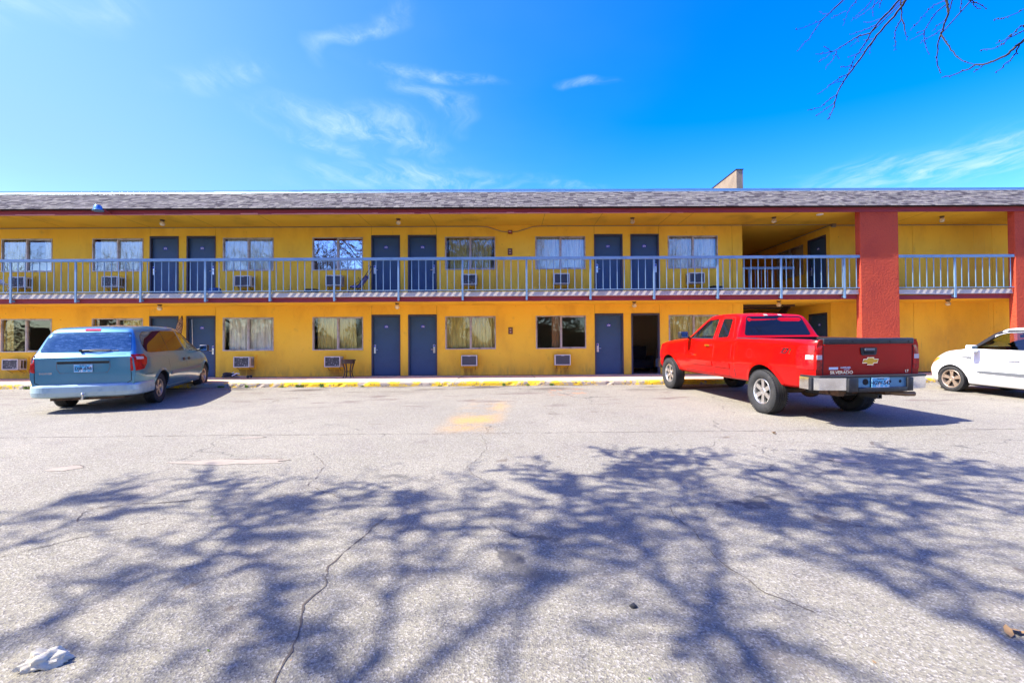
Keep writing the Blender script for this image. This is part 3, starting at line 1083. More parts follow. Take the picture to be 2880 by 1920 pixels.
O_, W_, B_ = 'curtain_olive', 'curtain_white', 'curtain_brown'
f2 = Z2 + .04
up = {-16.82: [(-.84, -.22, 5, .03, O_, 0), (.50, .84, 3, .03, W_, -.05)],
      -13.66: [(-.72, .84, 9, .03, W_, 0)],
      -9.11: [(-.84, .84, 9, .03, W_, 0)],
      -5.98: [],
      -1.33: [(-.76, -.06, 5, .04, O_, 0), (.04, .80, 5, .04, O_, -.08)],
      1.85: [(-.84, .84, 12, .025, W_, 0)],
      6.54: [(-.84, .84, 13, .025, W_, 0)]}
lo = {-16.82: [(-.84, -.62, 2, .02, O_, 0)],
      -13.66: [(-.84, -.74, 2, .02, W_, 0), (.1, .80, 4, .03, O_, 0)],
      -9.11: [(-.76, -.05, 3, .03, W_, 0), (.0, .84, 3, .035, W_, 0)],
      -5.98: [(-.78, -.02, 6, .035, O_, 0), (.02, .58, 4, .035, O_, .06)],
      -1.33: [(-.84, -.04, 5, .04, O_, .02), (-.01, .84, 6, .035, O_, 0)],
      1.85: [(-.31, -.04, 2, .02, B_, 0)],
      6.54: [(-.84, .84, 10, .035, O_, 0)]}
for xw in WIN:
    window(xw, f2, up[xw], 'window_glass_mirror' if xw == -5.98 else 'window_glass_sky')
    window(xw, 0, lo[xw])
window(-20.6, f2, [(-.84, .84, 9, .03, W_, 0)])
window(-20.6, 0, [(-.84, .84, 9, .03, W_, 0)])
for fz in (0, f2):
    window(30 + fz, fz, [(-.84, .84, 9, .03, B_, 0)], M=Matrix.Translation((XB1, (WY0 + WY1) / 2, fz + .92)) @ Matrix.Rotation(R(-90), 4, 'Z'))

# ------------------------------------------------------------------ doors
DW, DH = .905, 2.08


def leaf_mesh():
    m = MB()
    m.box(-DW / 2, DW / 2, .06, .10, .015, DH)
    return m.mesh('door', 'door_paint')


def dframe_mesh():
    m = MB()
    m.box(-.505, -DW / 2 - .003, -.016, .13, .0, DH + .074)
    m.box(DW / 2 + .003, .505, -.016, .13, .0, DH + .074)
    m.box(-DW / 2 - .003, DW / 2 + .003, -.015, .13, DH + .004, DH + .074)
    return m.mesh('frame', 'door_frame_paint')


LEAF, DFRAME = leaf_mesh(), dframe_mesh()
SILL = MB().box(-.50, .50, -.03, .12, -.012, .013).mesh('threshold', 'aluminium')


def lock_mesh(s):
    m = MB()
    m.bbox(-.038, .038, .036, .062, .80, 1.10, .006, 0)
    m.box(-.026, .026, .030, .037, 1.02, 1.085, 1)
    m.tube([(0, .05, .93), (0, .005, .93), (s * .11, .0, .925)], .010, 6, 0)
    m.lathe([(.0, .036), (.022, .036), (.022, .062)], 10, 'Y', 0, Matrix.Translation((0, 0, .93)))
    return m.mesh('handle', ['steel', 'plate_blue'])


LOCK = {s: lock_mesh(s) for s in (-1, 1)}


def plate_mesh(num):
    m = MB()
    pts = [(-.072, -.045), (.072, -.045), (.072, .028), (.044, .046), (.016, .058), (-.016, .058), (-.044, .046), (-.072, .028)]
    m.prism(pts, 'Y', .052, .0605, 0)
    vs, fs = text_geo(num, .066, .0018, .0015)
    m.add(vs, fs, 1, Matrix.Translation((0, .0505, -.006)) @ FACE)
    m.box(-.012, .012, .050, .052, .026, .032, 1)
    return m.mesh('number_plate', ['plate_blue', 'white_paint'])


def door(M, num, hs, open_=False):
    d = link('door', LEAF, hotel)
    d.matrix_local = M
    link('frame', DFRAME, d)
    link('threshold', SILL, d)
    link('handle', LOCK[-hs], d, (hs * .40, 0, 0))
    link('number_plate', plate_mesh(num), d, (0, 0, 1.735))
    if open_:
        d['label'] = 'open door swung back into the dark room'
    return d


for i, xm in enumerate(MOD + [-19.2]):
    nums = [('113', '114', '213', '214'), ('115', '116', '215', '216'), ('117', '118', '217', '218'), ('111', '112', '211', '212')][i]
    for j, s in enumerate((-1, 1)):
        xc = xm + s * DOFF
        hl = s            # lock side
        door(Matrix.Translation((xc, YW, f2)), nums[2 + j], -1 if s < 0 else 1)
        if i == 2 and s > 0:
            # the open doorway: frame and threshold stay, the leaf is swung inwards on its left jamb
            fr = link('door_frame', DFRAME, hotel, (xc, YW, 0))
            fr['label'] = 'frame of the open doorway'
            link('threshold', SILL, fr)
            M = Matrix.Translation((xc - .45, YW + .13, 0)) @ Matrix.Rotation(R(84), 4, 'Z') @ Matrix.Translation((.45, -.06, 0))
            lf = link('door', LEAF, hotel)
            lf.matrix_local = M
            lf['label'] = 'open door swung back into the dark room'
            link('handle', LOCK[-1], lf, (.40, 0, 0))
        else:
            door(Matrix.Translation((xc, YW, 0)), nums[j], -1 if s < 0 else 1)
for fz, num in ((0, '119'), (f2, '219')):
    door(Matrix.Translation((XB1, (DY0 + DY1) / 2, fz)) @ Matrix.Rotation(R(-90), 4, 'Z'), num, -1)

# dark furniture seen through the open doorway
ch = thing('armchair', 'dark armchair inside the room behind the open doorway', 'armchair', (5.12, 18.0, .01))
MB().bbox(-.33, .33, -.33, .33, .14, .45, .04).build('seat', 'black_cloth', ch, 40)
MB().bbox(-.33, .33, .20, .36, .40, 1.0, .05).build('backrest', 'black_cloth', ch, 40)
for s in (-1, 1):
    MB().bbox(s * .38 - .07, s * .38 + .07, -.33, .33, .14, .62, .04).build('armrest', 'black_cloth', ch, 40)
    for t in (-1, 1):
        MB().box(s * .35 - .03, s * .35 + .03, t * .28 - .03, t * .28 + .03, 0, .14).build('leg', 'wood_dark', ch)

# ------------------------------------------------------------------ railings
RY = 14.59


def railing(name, label, x0, x1, posts, group, y=RY, closed=False):
    r = thing(name, label, 'railing', (x0, y, Z2), group=group)

    def part(nm, mb):
        return mb.build(nm, 'rail_blue', r)
    L = x1 - x0
    part('top_rail', MB().bbox(0, L, -.04, .03, .985, 1.075, .006))
    xs = [p - x0 for p in posts]
    ends = [0] + xs + [L]
    zb = .035
    for i in range(len(ends) - 1):
        a = ends[i] + (.028 if i > 0 else 0)
        b = ends[i + 1] - (.028 if i < len(ends) - 2 else 0)
        part('bottom_rail', MB().box(a, b, -.016, .016, zb - .012, zb + .012))
    postm = MB().box(-.028, .028, -.024, .010, -.29, .984).box(-.02, .02, .0102, .11, -.26, -.20).mesh('post', 'rail_blue')
    balm = MB().box(-.010, .010, -.008, .008, zb + .012, .984).mesh('baluster', 'rail_blue')
    for xp in xs:
        link('post', postm, r, (xp, 0, 0))
    if not xs:
        xs = [0]
    x = xs[0]
    sp = 2.018 / 9
    marks = []
    for k in range(-140, 141):
        xx = xs[0] + k * sp
        if .04 < xx < L - .03 and all(abs(xx - q) > .06 for q in xs):
            marks.append(xx)
    for xx in marks:
        link('baluster', balm, r, (xx, 0, 0))
    return r


railing('balcony_railing', 'long blue metal railing along the upper walkway left of the red pillars', -21.6, PX0 - .002,
        [.585 + 2.022 * k for k in range(-10, 6)], 'walkway railings')
railing('balcony_railing', 'short blue metal railing between the two red pillars', PX1 + .002, QX0 - .002, [14.233], 'walkway railings')
railing('balcony_railing', 'blue guard rail around the stair opening in the shaded passage', XB0 + .02, SX1 - .02, [SX0 + .2, SX1 - .06],
        'walkway railings', y=16.68)

# ------------------------------------------------------------------ air conditioners
ACG = 'air conditioners through the wall under the windows'


def ac_parts(root, clean, grille):
    c = MB()
    w, h, d = .27, .185, .30
    t = .028
    # casing: front ring, sides with openings, top, bottom
    c.box(-w, w, -d, .02, h - .012, h, 0)
    c.box(-w, w, -d, .02, -h, -h + .012, 0)
    for s in (-1, 1):
        a, b = (s * w, s * (w - .012))
        c.box(min(a, b), max(a, b), -d, -d + .10, -h + .012, h - .012, 0)
        c.box(min(a, b), max(a, b), -.13, -.11, -h + .012, h - .012, 0)
        c.box(min(a, b), max(a, b), -.02, .02, -h + .012, h - .012, 0)
        c.box(min(a, b), max(a, b), -d + .10, -.02, h - .05, h - .012, 0)
        c.box(min(a, b), max(a, b), -d + .10, -.02, -h + .012, -h + .05, 0)
    for (x0, x1, z0, z1) in ((-w, w, h - .032, h - .0125), (-w, w, -h + .0125, -h + .032), (-w, -w + t, -h + .032, h - .032), (w - t, w, -h + .032, h - .032)):
        c.box(x0, x1, -d - .014, -d - .001, z0, z1, 0)
    c.box(-.05, .05, -d - .016, -d - .012, h - .045, h - .02, 0)
    c.build('casing', 'ac_white', root)
    for s in (-1, 1):
        v = MB()
        for k in range(9):
            z = -h + .05 + (2 * h - .10) * k / 8
            v.box(s * (w - .016) - .004, s * (w - .016) + .004, -d + .10, -.02, z - .012, z + .006)
        v.build('side_louvre', 'ac_side', root)
    g = MB()
    g.box(-w + t, w - t, -d + .004, -d + .012, -h + .03, h - .03, 0)
    for k in range(16):
        z = -h + .04 + (2 * h - .08) * k / 15
        g.box(-w + t, w - t, -d - .004, -d + .004, z - .004, z + .004, 0)
    g.build('grille', grille, root)
    f = MB()
    W2, H2, t2 = .345, .255, .05
    for (x0, x1, z0, z1) in ((-W2, W2, H2 - t2, H2), (-W2, W2, -H2, -H2 + t2), (-W2, -W2 + t2, -H2 + t2, H2 - t2), (W2 - t2, W2, -H2 + t2, H2 - t2)):
        f.box(x0, x1, -.03, .0, z0 + .0, z1 - .0)
    f.box(-W2 + t2, W2 - t2, -.012, -.002, -H2 + t2, H2 - t2)
    f.build('wall_frame', 'soffit_yellow', root)
    m = MB()
    for s in (-1, 1):
        m.tube([(s * .2, -.22, -h), (s * .2, -.01, -h - .12)], .008, 5)
    m.build('bracket', 'socket_dark', root)


ac = []
for i, gname in enumerate(('ac_grille', 'ac_grille_clean')):
    a = thing('air_conditioner', 'x', 'air conditioner', (0, 0, 0), group=ACG)
    ac_parts(a, i, gname)
    ac.append(a)
used = [False, False]


def place_ac(x, z, kind, label, tilt=.0):
    if not used[kind]:
        o = ac[kind]
        used[kind] = True
    else:
        o = copy_tree(ac[kind])
    o.location = (x, YW - .004, z)
    o.rotation_euler = (R(-1.2 + tilt), 0, 0)
    o['label'] = label


place_ac(-16.85, 3.32, 0, 'air conditioner on the upper wall nearest the left edge of the photo')
place_ac(-13.68, 3.32, 0, 'air conditioner with flaking white grille above the minivan roof, left of a door pair')
place_ac(-9.14, 3.32, 1, 'clean dark grilled air conditioner on the walkway beside the blue bag')
place_ac(-6.02, 3.32, 1, 'air conditioner below the dark blue reflecting upper window beside the stroller')
place_ac(-1.35, 3.33, 0, 'air conditioner with peeling paint on the upper wall below the olive curtained window')
place_ac(1.86, 3.34, 1, 'air conditioner on the upper wall directly above the brown curtained room')
place_ac(6.55, 3.34, 1, 'air conditioner beside the black box on the upper walkway')
place_ac(-17.05, .50, 0, 'air conditioner on the ground floor wall left of the blue minivan')
place_ac(-9.17, .53, 0, 'air conditioner above the folded frame lying on the pavement')
place_ac(-6.06, .52, 0, 'air conditioner with scratched grille beside the dark side table')
place_ac(-1.36, .53, 1, 'plain grey grilled air conditioner below the olive curtained window')
place_ac(1.87, .53, 1, 'air conditioner below the window with a brown curtain strip')

# ------------------------------------------------------------------ ceiling lamps
lampA = thing('ceiling_lamp', 'x', 'lamp', group='glass globe lamps under the ceilings')
MB().lathe([(.0, 0), (.072, 0), (.072, -.02), (.048, -.035), (.048, -.055), (.0, -.055)], 16).build('socket', 'socket_dark', lampA, 40)
MB().lathe([(.045, -.05), (.047, -.062), (.066, -.085), (.078, -.12), (.076, -.15), (.055, -.182), (.028, -.196), (0.0005, -.199)], 18).build('globe', 'globe_glass', lampA, 60)
spots = [(-11.42, 5.265, 'glass globe lamp under the roof soffit above the second door pair, over the minivan'),
         (-3.63, 5.265, 'glass globe lamp under the roof soffit above the door pair beside the stroller'),
         (4.16, 5.265, 'glass globe lamp under the roof soffit above the door pair left of the passage'),
         (8.90, 5.265, 'glass globe lamp under the roof soffit in front of the open passage'),
         (14.55, 5.265, 'glass globe lamp under the roof soffit between the red pillars'),
         (-11.50, 2.468, 'glass globe lamp under the walkway above the blue minivan'),
         (-3.68, 2.468, 'glass globe lamp under the walkway above the two closed doors right of the side table'),
         (4.19, 2.468, 'glass globe lamp under the walkway above the open doorway'),
         (9.02, 2.468, 'glass globe lamp under the walkway behind the roof of the red pickup'),
         (14.70, 2.468, 'glass globe lamp under the walkway above the white car')]
for i, (x, z, lb) in enumerate(spots):
    o = lampA if i == 0 else copy_tree(lampA)
    o.location = (x, 15.32, z)
    o.rotation_euler = (0, 0, i * 1.1)
    o['label'] = lb
det = thing('smoke_detector', 'flat white disc on the soffit left of the first red pillar', 'detector', (10.22, 15.0, ZS))
MB().lathe([(0, -.001), (.10, -.001), (.10, -.022), (.07, -.035), (0.0005, -.036)], 20).build('cover', 'white_paint', det, 40)

# ------------------------------------------------------------------ conduits, alarm, call boxes, floodlight
c1 = MB().tube([(XL, YW - .02, ZS - .028), (-8, YW - .02, ZS - .026), (-1.05, YW - .02, ZS - .028), (-.72, YW - .02, ZS - .045), (-.22, YW - .02, 5.06), (0, YW - .02, 5.045)], .013, 6)
tag(c1.build('conduit', 'conduit_grey'), 'thin conduit under the roof running left from the red alarm', 'conduit', 'conduits under the roof soffit')
c2 = MB().tube([(.17, YW - .02, 5.045), (.36, YW - .02, 5.06), (.90, YW - .02, 5.225), (1.15, YW - .02, ZS - .03), (8.25, YW - .02, ZS - .03), (8.6, YW - .02, ZS - .028), (XB1 + .1, YW - .02, ZS - .026)], .012, 6)
tag(c2.build('conduit', 'conduit_grey'), 'thin conduit under the roof running right from the red alarm to the passage', 'conduit', 'conduits under the roof soffit')
c3 = MB().tube([(XB1 + .2, YW - .022, ZS - .05), (QX0 + 2, YW - .022, ZS - .055)], .014, 6)
tag(c3.build('conduit', 'conduit_grey'), 'conduit on the wall between the red pillars', 'conduit', 'conduits under the roof soffit')
c4 = MB().tube([(XB1 + .02, YW - .05, ZS - .05), (XB1 - .03, YW + .12, ZS - .05), (XB1 - .03, YB, ZS - .05)], .016, 6)
tag(c4.build('conduit', 'conduit_grey'), 'conduit running back along the top of the passage wall', 'conduit', 'conduits under the roof soffit')
jb = thing('junction_box', 'small grey junction box at the corner of the shaded passage', 'box', (XB1 + .11, YW - .03, ZS - .055))
MB().bbox(-.07, .07, -.05, .028, -.06, .05, .006).build('body', 'conduit_grey', jb)
al = thing('fire_alarm', 'small dark red alarm horn on the upper wall', 'alarm', (.085, YW, 5.04))
MB().bbox(-.075, .075, -.055, -.001, -.065, .06, .008).build('housing', 'alarm_red', al)
vs, fs = text_geo('FIRE', .05, .001, .001)
MB().add(vs, fs, 0, Matrix.Translation((0, -.0565, 0)) @ FACE).build('lettering', 'white_paint', al)
P('sign_ink', (.72, .58, .46), .6)
for z, lb in ((4.345, 'brown plaque on the upper wall below the red alarm'), (1.565, 'brown plaque on the ground floor wall')):
    e = thing('wall_plaque', lb, 'plaque', (.075, YW, z), group='brown plaques on the wall')
    MB().bbox(-.078, .078, -.03, -.001, -.118, .118, .005).build('box', 'box_brown', e)
    m = MB()
    for s in (-1, 1):
        m.box(s * .06 - .004, s * .06 + .004, -.034, -.0302, -.095, .095)
        m.box(-.056, .056, -.034, -.0302, s * .095 - .004, s * .095 + .004)
    m.build('rim', 'socket_dark', e)
    m = MB()
    m.box(-.032, .032, -.0325, -.0302, .045, .055)
    m.box(-.026, .026, -.0325, -.0302, .02, .028)
    m.prism([(-.035, -.035), (.035, -.035), (.022, -.055), (.01, -.05), (0, -.07), (-.01, -.05), (-.022, -.055)], 'Y', -.0326, -.0302)
    m.build('print', 'sign_ink', e)
fl = thing('floodlight', 'small blue grey floodlight fixed to the eave at the left', 'floodlight', (-12.62, 14.5, 5.29))
MB().tube([(.22, .0, -.06), (.20, -.10, -.02), (.13, -.16, .02)], .022, 8).build('arm', 'fascia_red', fl)
MB().lathe([(.0005, .085), (.085, .085), (.10, .06), (.125, -.05), (.15, -.065), (.15, -.075), (.0005, -.07)], 20, 'Z', 0,
           Matrix.Translation((0, -.22, .05)) @ Matrix.Rotation(R(-6), 4, 'Y')).build('hood', 'fixture_blue', fl, 40)

# ------------------------------------------------------------------ things on the walkway
FR = 'black_plastic'
s = thing('stroller', 'folding umbrella stroller with violet seat on the upper walkway', 'stroller', (-5.15, 15.75, Z2))
fr = MB()
for dx in (-.13, .13):
    hand = [(.42 , dx, .98), (.46, dx, 1.03), (.50, dx, 1.02), (.50, dx, .95), (.36, dx, .72), (-.10, dx, .12)]
    fr.tube([(a, b, c) for a, b, c in hand], .011, 6)
    fr.tube([(.10, dx, .62), (.28, dx, .10)], .010, 6)
    fr.tube([(.26, dx, .56), (-.16, dx, .30), (-.24, dx, .10)], .009, 6)
fr.tube([(.36, -.13, .72), (.36, .13, .72)], .009, 6)
fr.tube([(-.10, -.13, .12), (-.10, .13, .12)], .009, 6)
fr.build('frame', FR, s)
MB().prism([(.34, .70), (.06, .36), (-.18, .34), (-.20, .28), (.10, .28), (.40, .66)], 'Y', -.115, .115).build('seat', 'violet_cloth', s)
MB().prism([(-.05, .20), (.22, .22), (.24, .12), (-.03, .10)], 'Y', -.10, .10).build('basket', 'black_cloth', s)
wm = MB().lathe([(.0, -.015), (.055, -.018), (.068, -.012), (.068, .012), (.055, .018), (.0, .015)], 14, 'Y').mesh('wheel', FR)
for (x, y) in ((.28, -.14), (.28, .14), (-.22, -.14), (-.22, .14)):
    link('wheel', wm, s, (x, y, .068))
cr = thing('crate', 'black plastic crate with slotted sides on the upper walkway', 'crate', (-6.62, 15.6, Z2))
m = MB()
for (x0, x1, y0, y1) in ((-.19, .19, -.14, -.125), (-.19, .19, .125, .14), (-.19, -.175, -.125, .125), (.175, .19, -.125, .125)):
    m.box(x0, x1, y0, y1, .14, .22)
    m.box(x0, x1, y0, y1, 0, .06)
    n = 6
    for k in range(n + 1):
        if x1 - x0 > .1:
            xx = x0 + (x1 - x0) * k / n
            m.box(max(x0, xx - .012), min(x1, xx + .012), y0 + .001, y1 - .001, .06, .14)
        else:
            yy = y0 + (y1 - y0) * k / n
            m.box(x0 + .001, x1 - .001, max(y0, yy - .012), min(y1, yy + .012), .06, .14)
m.box(-.185, .185, -.135, .135, .0, .012)
m.build('shell', 'black_plastic', cr)
bx = thing('storage_box', 'black lidded box on the upper walkway near the passage', 'box', (7.02, 15.55, Z2), (0, 0, R(14)))
MB().bbox(-.19, .19, -.15, .15, 0, .19, .012).build('body', 'black_plastic', bx)
MB().bbox(-.20, .20, -.16, .16, .191, .235, .012).build('lid', 'black_plastic', bx)


def lump(name, mat_, r, seed, nz=.25, n=3, parent=None, loc=None):
    from mathutils import noise as N
    bm = bmesh.new()
    bmesh.ops.create_icosphere(bm, subdivisions=n, radius=1)
    for v in bm.verts:
        k = 1 + nz * N.noise(v.co * 1.7 + Vector((seed, 0, 0))) + nz * .6 * N.noise(v.co * 4.5 + Vector((0, seed, 0)))
        v.co = Vector((v.co.x * r[0] * k, v.co.y * r[1] * k, max(-.35, v.co.z) * r[2] * k + .35 * r[2]))
    return MB().addbm(bm).build(name, mat_, parent, 60, loc)


bg_ = thing('bag', 'slumped blue plastic bag on the upper walkway left of an air conditioner', 'bag', (-9.62, 15.2, Z2))
lump('sack', 'bag_blue', (.24, .16, .17), 3, .35, parent=bg_)
MB().tube([(-.16, 0, .16), (-.24, .02, .20), (-.30, .05, .17)], [.03, .018, .008], 6).build('knot', 'bag_blue', bg_)
fc = thing('folding_chair', 'pale folding chair on the upper walkway at the left edge', 'chair', (-16.95, 15.55, Z2), (0, 0, R(80)))
m = MB()
for sx in (-.2, .2):
    m.tube([(sx, -.2, 0), (sx, .12, .46), (sx, .22, .62)], .011, 6)
    m.tube([(sx, .24, 0), (sx, -.16, .45)], .011, 6)
m.build('frame', 'white_paint', fc)
MB().bbox(-.2, .2, -.18, .18, .44, .46, .006).build('seat', 'white_paint', fc)
MB().bbox(-.2, .2, .19, .21, .50, .62, .006, 0, Matrix.Rotation(0, 4, 'X')).build('backrest', 'white_paint', fc)

# ------------------------------------------------------------------ things on the pavement
tb = thing('side_table', 'small dark wooden side table with curved legs against the wall', 'table', (-5.43, 15.72, .0))
m = MB()
m.lathe([(.0005, .565), (.235, .565), (.235, .60), (.225, .605), (.0005, .605)], 32, 'Z')
m.build('top', 'wood_dark', tb, 30)
MB().lathe([(.21, .47), (.21, .565)], 32).build('apron', 'wood_dark', tb, 30)
for k in range(4):
    a = R(45 + 90 * k)
    prof = [(.19, .50), (.165, .38), (.13, .26), (.125, .16), (.15, .06), (.185, .0)]
    MB().tube([(r * math.cos(a), r * math.sin(a), z) for r, z in prof], [.026, .024, .021, .019, .019, .022], 8).build('leg', 'wood_dark', tb, 50)
m = MB()
for k in range(2):
    a = R(45 + 90 * k)
    m.tube([(.13 * math.cos(a), .13 * math.sin(a), .20), (-.13 * math.cos(a), -.13 * math.sin(a), .20)], .014, 6)
m.build('stretcher', 'wood_dark', tb)
fp = thing('folded_cart', 'folded black and grey cart frame lying flat on the pavement', 'cart', (-9.2, 15.72, 0))
m = MB()
for y in (-.09, .0, .09):
    m.tube([(-.40, y, .03), (.0, y * .8, .07), (.42, y * .7, .035)], .013, 6)
m.tube([(-.42, -.1, .03), (-.42, .1, .03)], .013, 6)
m.build('frame', 'grey_metal', fp)
lump('cloth', 'black_cloth', (.24, .15, .12), 9, .5, parent=fp, loc=(-.24, 0, .04))
m = MB()
m.tube([(-.34, -.12, .05), (-.2, -.1, .12), (-.1, .02, .20)], .012, 6)
m.tube([(-.1, -.1, .08), (0, -.02, .16), (.06, .05, .14)], .02, 6)
m.build('strap', 'white_paint', fp)
wm = MB().lathe([(.0, -.012), (.04, -.014), (.05, -.01), (.05, .01), (.04, .014), (.0, .012)], 12, 'Y').mesh('wheel', 'black_plastic')
for y in (-.09, .09):
    link('wheel', wm, fp, (.43, y, .05))
rg = thing('rolled_rug', 'speckled brown rolled rug leaning upright between the two doors behind the minivan', 'rug', (-11.62, 15.75, 0))
m = MB()
pts = [Vector((.10, -.05, 0)).lerp(Vector((.33, .30, 2.06)), i / 9) for i in range(10)]
m.tube(pts, [.085, .10, .105, .10, .11, .105, .11, .10, .09, .045], 14)
m.build('roll', 'speckle_fur', rg, 60)
MB().tube([pts[9] + Vector((0, 0, -.04)), pts[9] + Vector((-.02, .05, .08))], [.05, .02], 8).build('tip', 'socket_dark', rg, 60)

# ------------------------------------------------------------------ small litter and plants on the ground
ts = thing('crumpled_tissue', 'crumpled white and tan rag lying on the asphalt at lower left', 'rag', (-2.27, 2.30, gz(2.3)), (0, 0, R(25)))
lump('cloth', 'tissue_white', (.080, .036, .055), 5, .5, 4, parent=ts)
bl = thing('stone', 'small dark stone on the asphalt in the foreground', 'stone', (.72, 2.72, gz(2.72)))
lump('body', 'stone_dark', (.022, .016, .016), 8, .3, 2, parent=bl)
rl = random.Random(12)


def leaf_at(mb, x, y, z, L, a, curl, mi=0):
    c, s_ = math.cos(a), math.sin(a)
    pr_ = [(-.5, 0, .0), (-.2, .22, curl * .5), (.2, .18, curl), (.5, 0, curl * 1.3), (.2, -.2, curl * .8), (-.2, -.22, curl * .3)]
    vs = [(x + (u * c - v * s_) * L, y + (u * s_ + v * c) * L, z + .003 + w * L) for u, v, w in pr_]
    mb.add(vs, [(0, 1, 5), (1, 2, 4, 5), (2, 3, 4)], mi)


for (x, y, lb) in ((4.10, 7.11, 'curled brown leaf on the asphalt left of the pickup shadow'), (2.67, 2.45, 'pair of dry leaves on the asphalt at the right edge')):
    lf = thing('dry_leaf', lb, 'leaf', (x, y, gz(y)))
    m = MB()
    for k in range(3):
        leaf_at(m, rl.uniform(-.05, .05), rl.uniform(-.03, .03), .003, .085, rl.uniform(0, 6), .25)
    m.build('blade', 'leaf_dry', lf)
lit = MB()
for k in range(420):
    x = rl.uniform(-14, 13)
    y = YK - abs(rl.gauss(0, .22)) - .02
    leaf_at(lit, x, y, gz(y), rl.uniform(.02, .055), rl.uniform(0, 6), rl.uniform(0, .4), rl.choice((0, 0, 1)))
for k in range(260):
    x, y = rl.uniform(-7, 9), rl.uniform(1.8, 12.5)
    leaf_at(lit, x, y, gz(y), rl.uniform(.010, .024), rl.uniform(0, 6), rl.uniform(0, .3), rl.choice((0, 1, 2)))
stuff(lit.build('leaf_litter', ['leaf_dry', 'pothole_sand', 'weed_green']))
weeds = [(-8.3, 'tuft'), (-7.55, 't'), (-6.5, 't'), (-6.05, 't'), (-5.4, 't'), (-4.2, 't'), (-2.0, 't'), (.55, 't'), (1.25, 't'), (-13.8, 't'), (-.15, 't')]
wmsh = []
for v in range(3):
    m = MB()
    rw = random.Random(v)
    for k in range(34):
        a, L = rw.uniform(0, 6.28), rw.uniform(.04, .11)
        ox, oy = rw.gauss(0, .07), rw.uniform(-.03, .03)
        lean = rw.uniform(.2, .9)
        p0 = Vector((ox, oy, 0))
        p1 = p0 + Vector((math.cos(a) * lean * L * .5, math.sin(a) * lean * L * .5, L * .6))
        p2 = p0 + Vector((math.cos(a) * lean * L, math.sin(a) * lean * L, L * .85))
        sd = Vector((-math.sin(a), math.cos(a), 0)) * .012
        m.add([p0 - sd * .3, p0 + sd * .3, p1 + sd, p1 - sd, p2], [(0, 1, 2, 3), (3, 2, 4)])
    wmsh.append(m.mesh('blades', 'weed_green'))
WL = ['weed tuft in the kerb joint nearest the minivan shadow', 'weed tuft at the kerb below the folded cart', 'weed tuft at the kerb left of the side table',
      'weed tuft at the kerb in front of the scratched air conditioner', 'bright weed tuft at the kerb below the side table', 'weed tuft at the kerb below the two closed doors',
      'weed tuft at the kerb left of the brown plaque', 'weed tuft at the kerb right of the brown plaque', 'weed tuft at the kerb below the brown curtained window',
      'weed tuft at the kerb left of the minivan', 'tall thin weed in the kerb joint below the brown plaque']
for i, ((x, _), lb) in enumerate(zip(weeds, WL)):
    w = thing('weed', lb, 'weed', (x, YK - .035, -.13), (0, 0, i * 2.1), 'weeds along the kerb')
    o = link('blades', wmsh[i % 3], w)
    sc_ = (.8, 1.2, .7, 1.0, 1.5, .6, .5, .7, .9, 1.1, .6)[i]
    o.scale = (sc_, sc_, sc_ * (2.2 if i == 10 else 1))

# ------------------------------------------------------------------ vehicle tools
def interp(keys, y):
    """monotone cubic through (y, value) keys; keys closer than 6 cm are joined straight (creases)"""
    n = len(keys)
    if y <= keys[0][0]:
        return keys[0][1]
    if y >= keys[-1][0]:
        return keys[-1][1]
    i = next(k for k in range(n - 1) if keys[k][0] <= y <= keys[k + 1][0])
    (x0, y0), (x1, y1) = keys[i], keys[i + 1]
    h = x1 - x0
    t = (y - x0) / h
    d = (y1 - y0) / h

    def slope(k):
        if k == 0 or k == n - 1:
            return None
        h0, h1 = keys[k][0] - keys[k - 1][0], keys[k + 1][0] - keys[k][0]
        d0, d1 = (keys[k][1] - keys[k - 1][1]) / h0, (keys[k + 1][1] - keys[k][1]) / h1
        if d0 * d1 <= 0 or min(h0, h1) < .061:
            return 0 if d0 * d1 <= 0 and min(h0, h1) >= .061 else None
        return 2 * d0 * d1 / (d0 + d1)
    m0, m1 = slope(i), slope(i + 1)
    if h < .061:
        return y0 + (y1 - y0) * t
    m0 = d if m0 is None else m0
    m1 = d if m1 is None else m1
    return ((2 * t ** 3 - 3 * t * t + 1) * y0 + (t ** 3 - 2 * t * t + t) * h * m0 + (-2 * t ** 3 + 3 * t * t) * y1 + (t ** 3 - t * t) * h * m1)


def fillet_poly(pts, rad, n=4, closed=False):
    """round the inner corners of a polyline (or all corners of a closed polygon)"""
    out = []
    N = len(pts)
    for i, p in enumerate(pts):
        r = rad[i] if isinstance(rad, (list, tuple)) else rad
        if (not closed and i in (0, N - 1)) or r <= 0:
            out.append(Vector(p))
            continue
        p = Vector(p)
        a, b = Vector(pts[(i - 1) % N]) - p, Vector(pts[(i + 1) % N]) - p
        la, lb = a.length, b.length
        k = min(r, la * .46, lb * .46)
        A, B = p + a * (k / max(la, 1e-6)), p + b * (k / max(lb, 1e-6))
        for q in range(n + 1):
            t = q / n
            out.append(A * (1 - t) ** 2 + p * (2 * t * (1 - t)) + B * t * t)
    return out


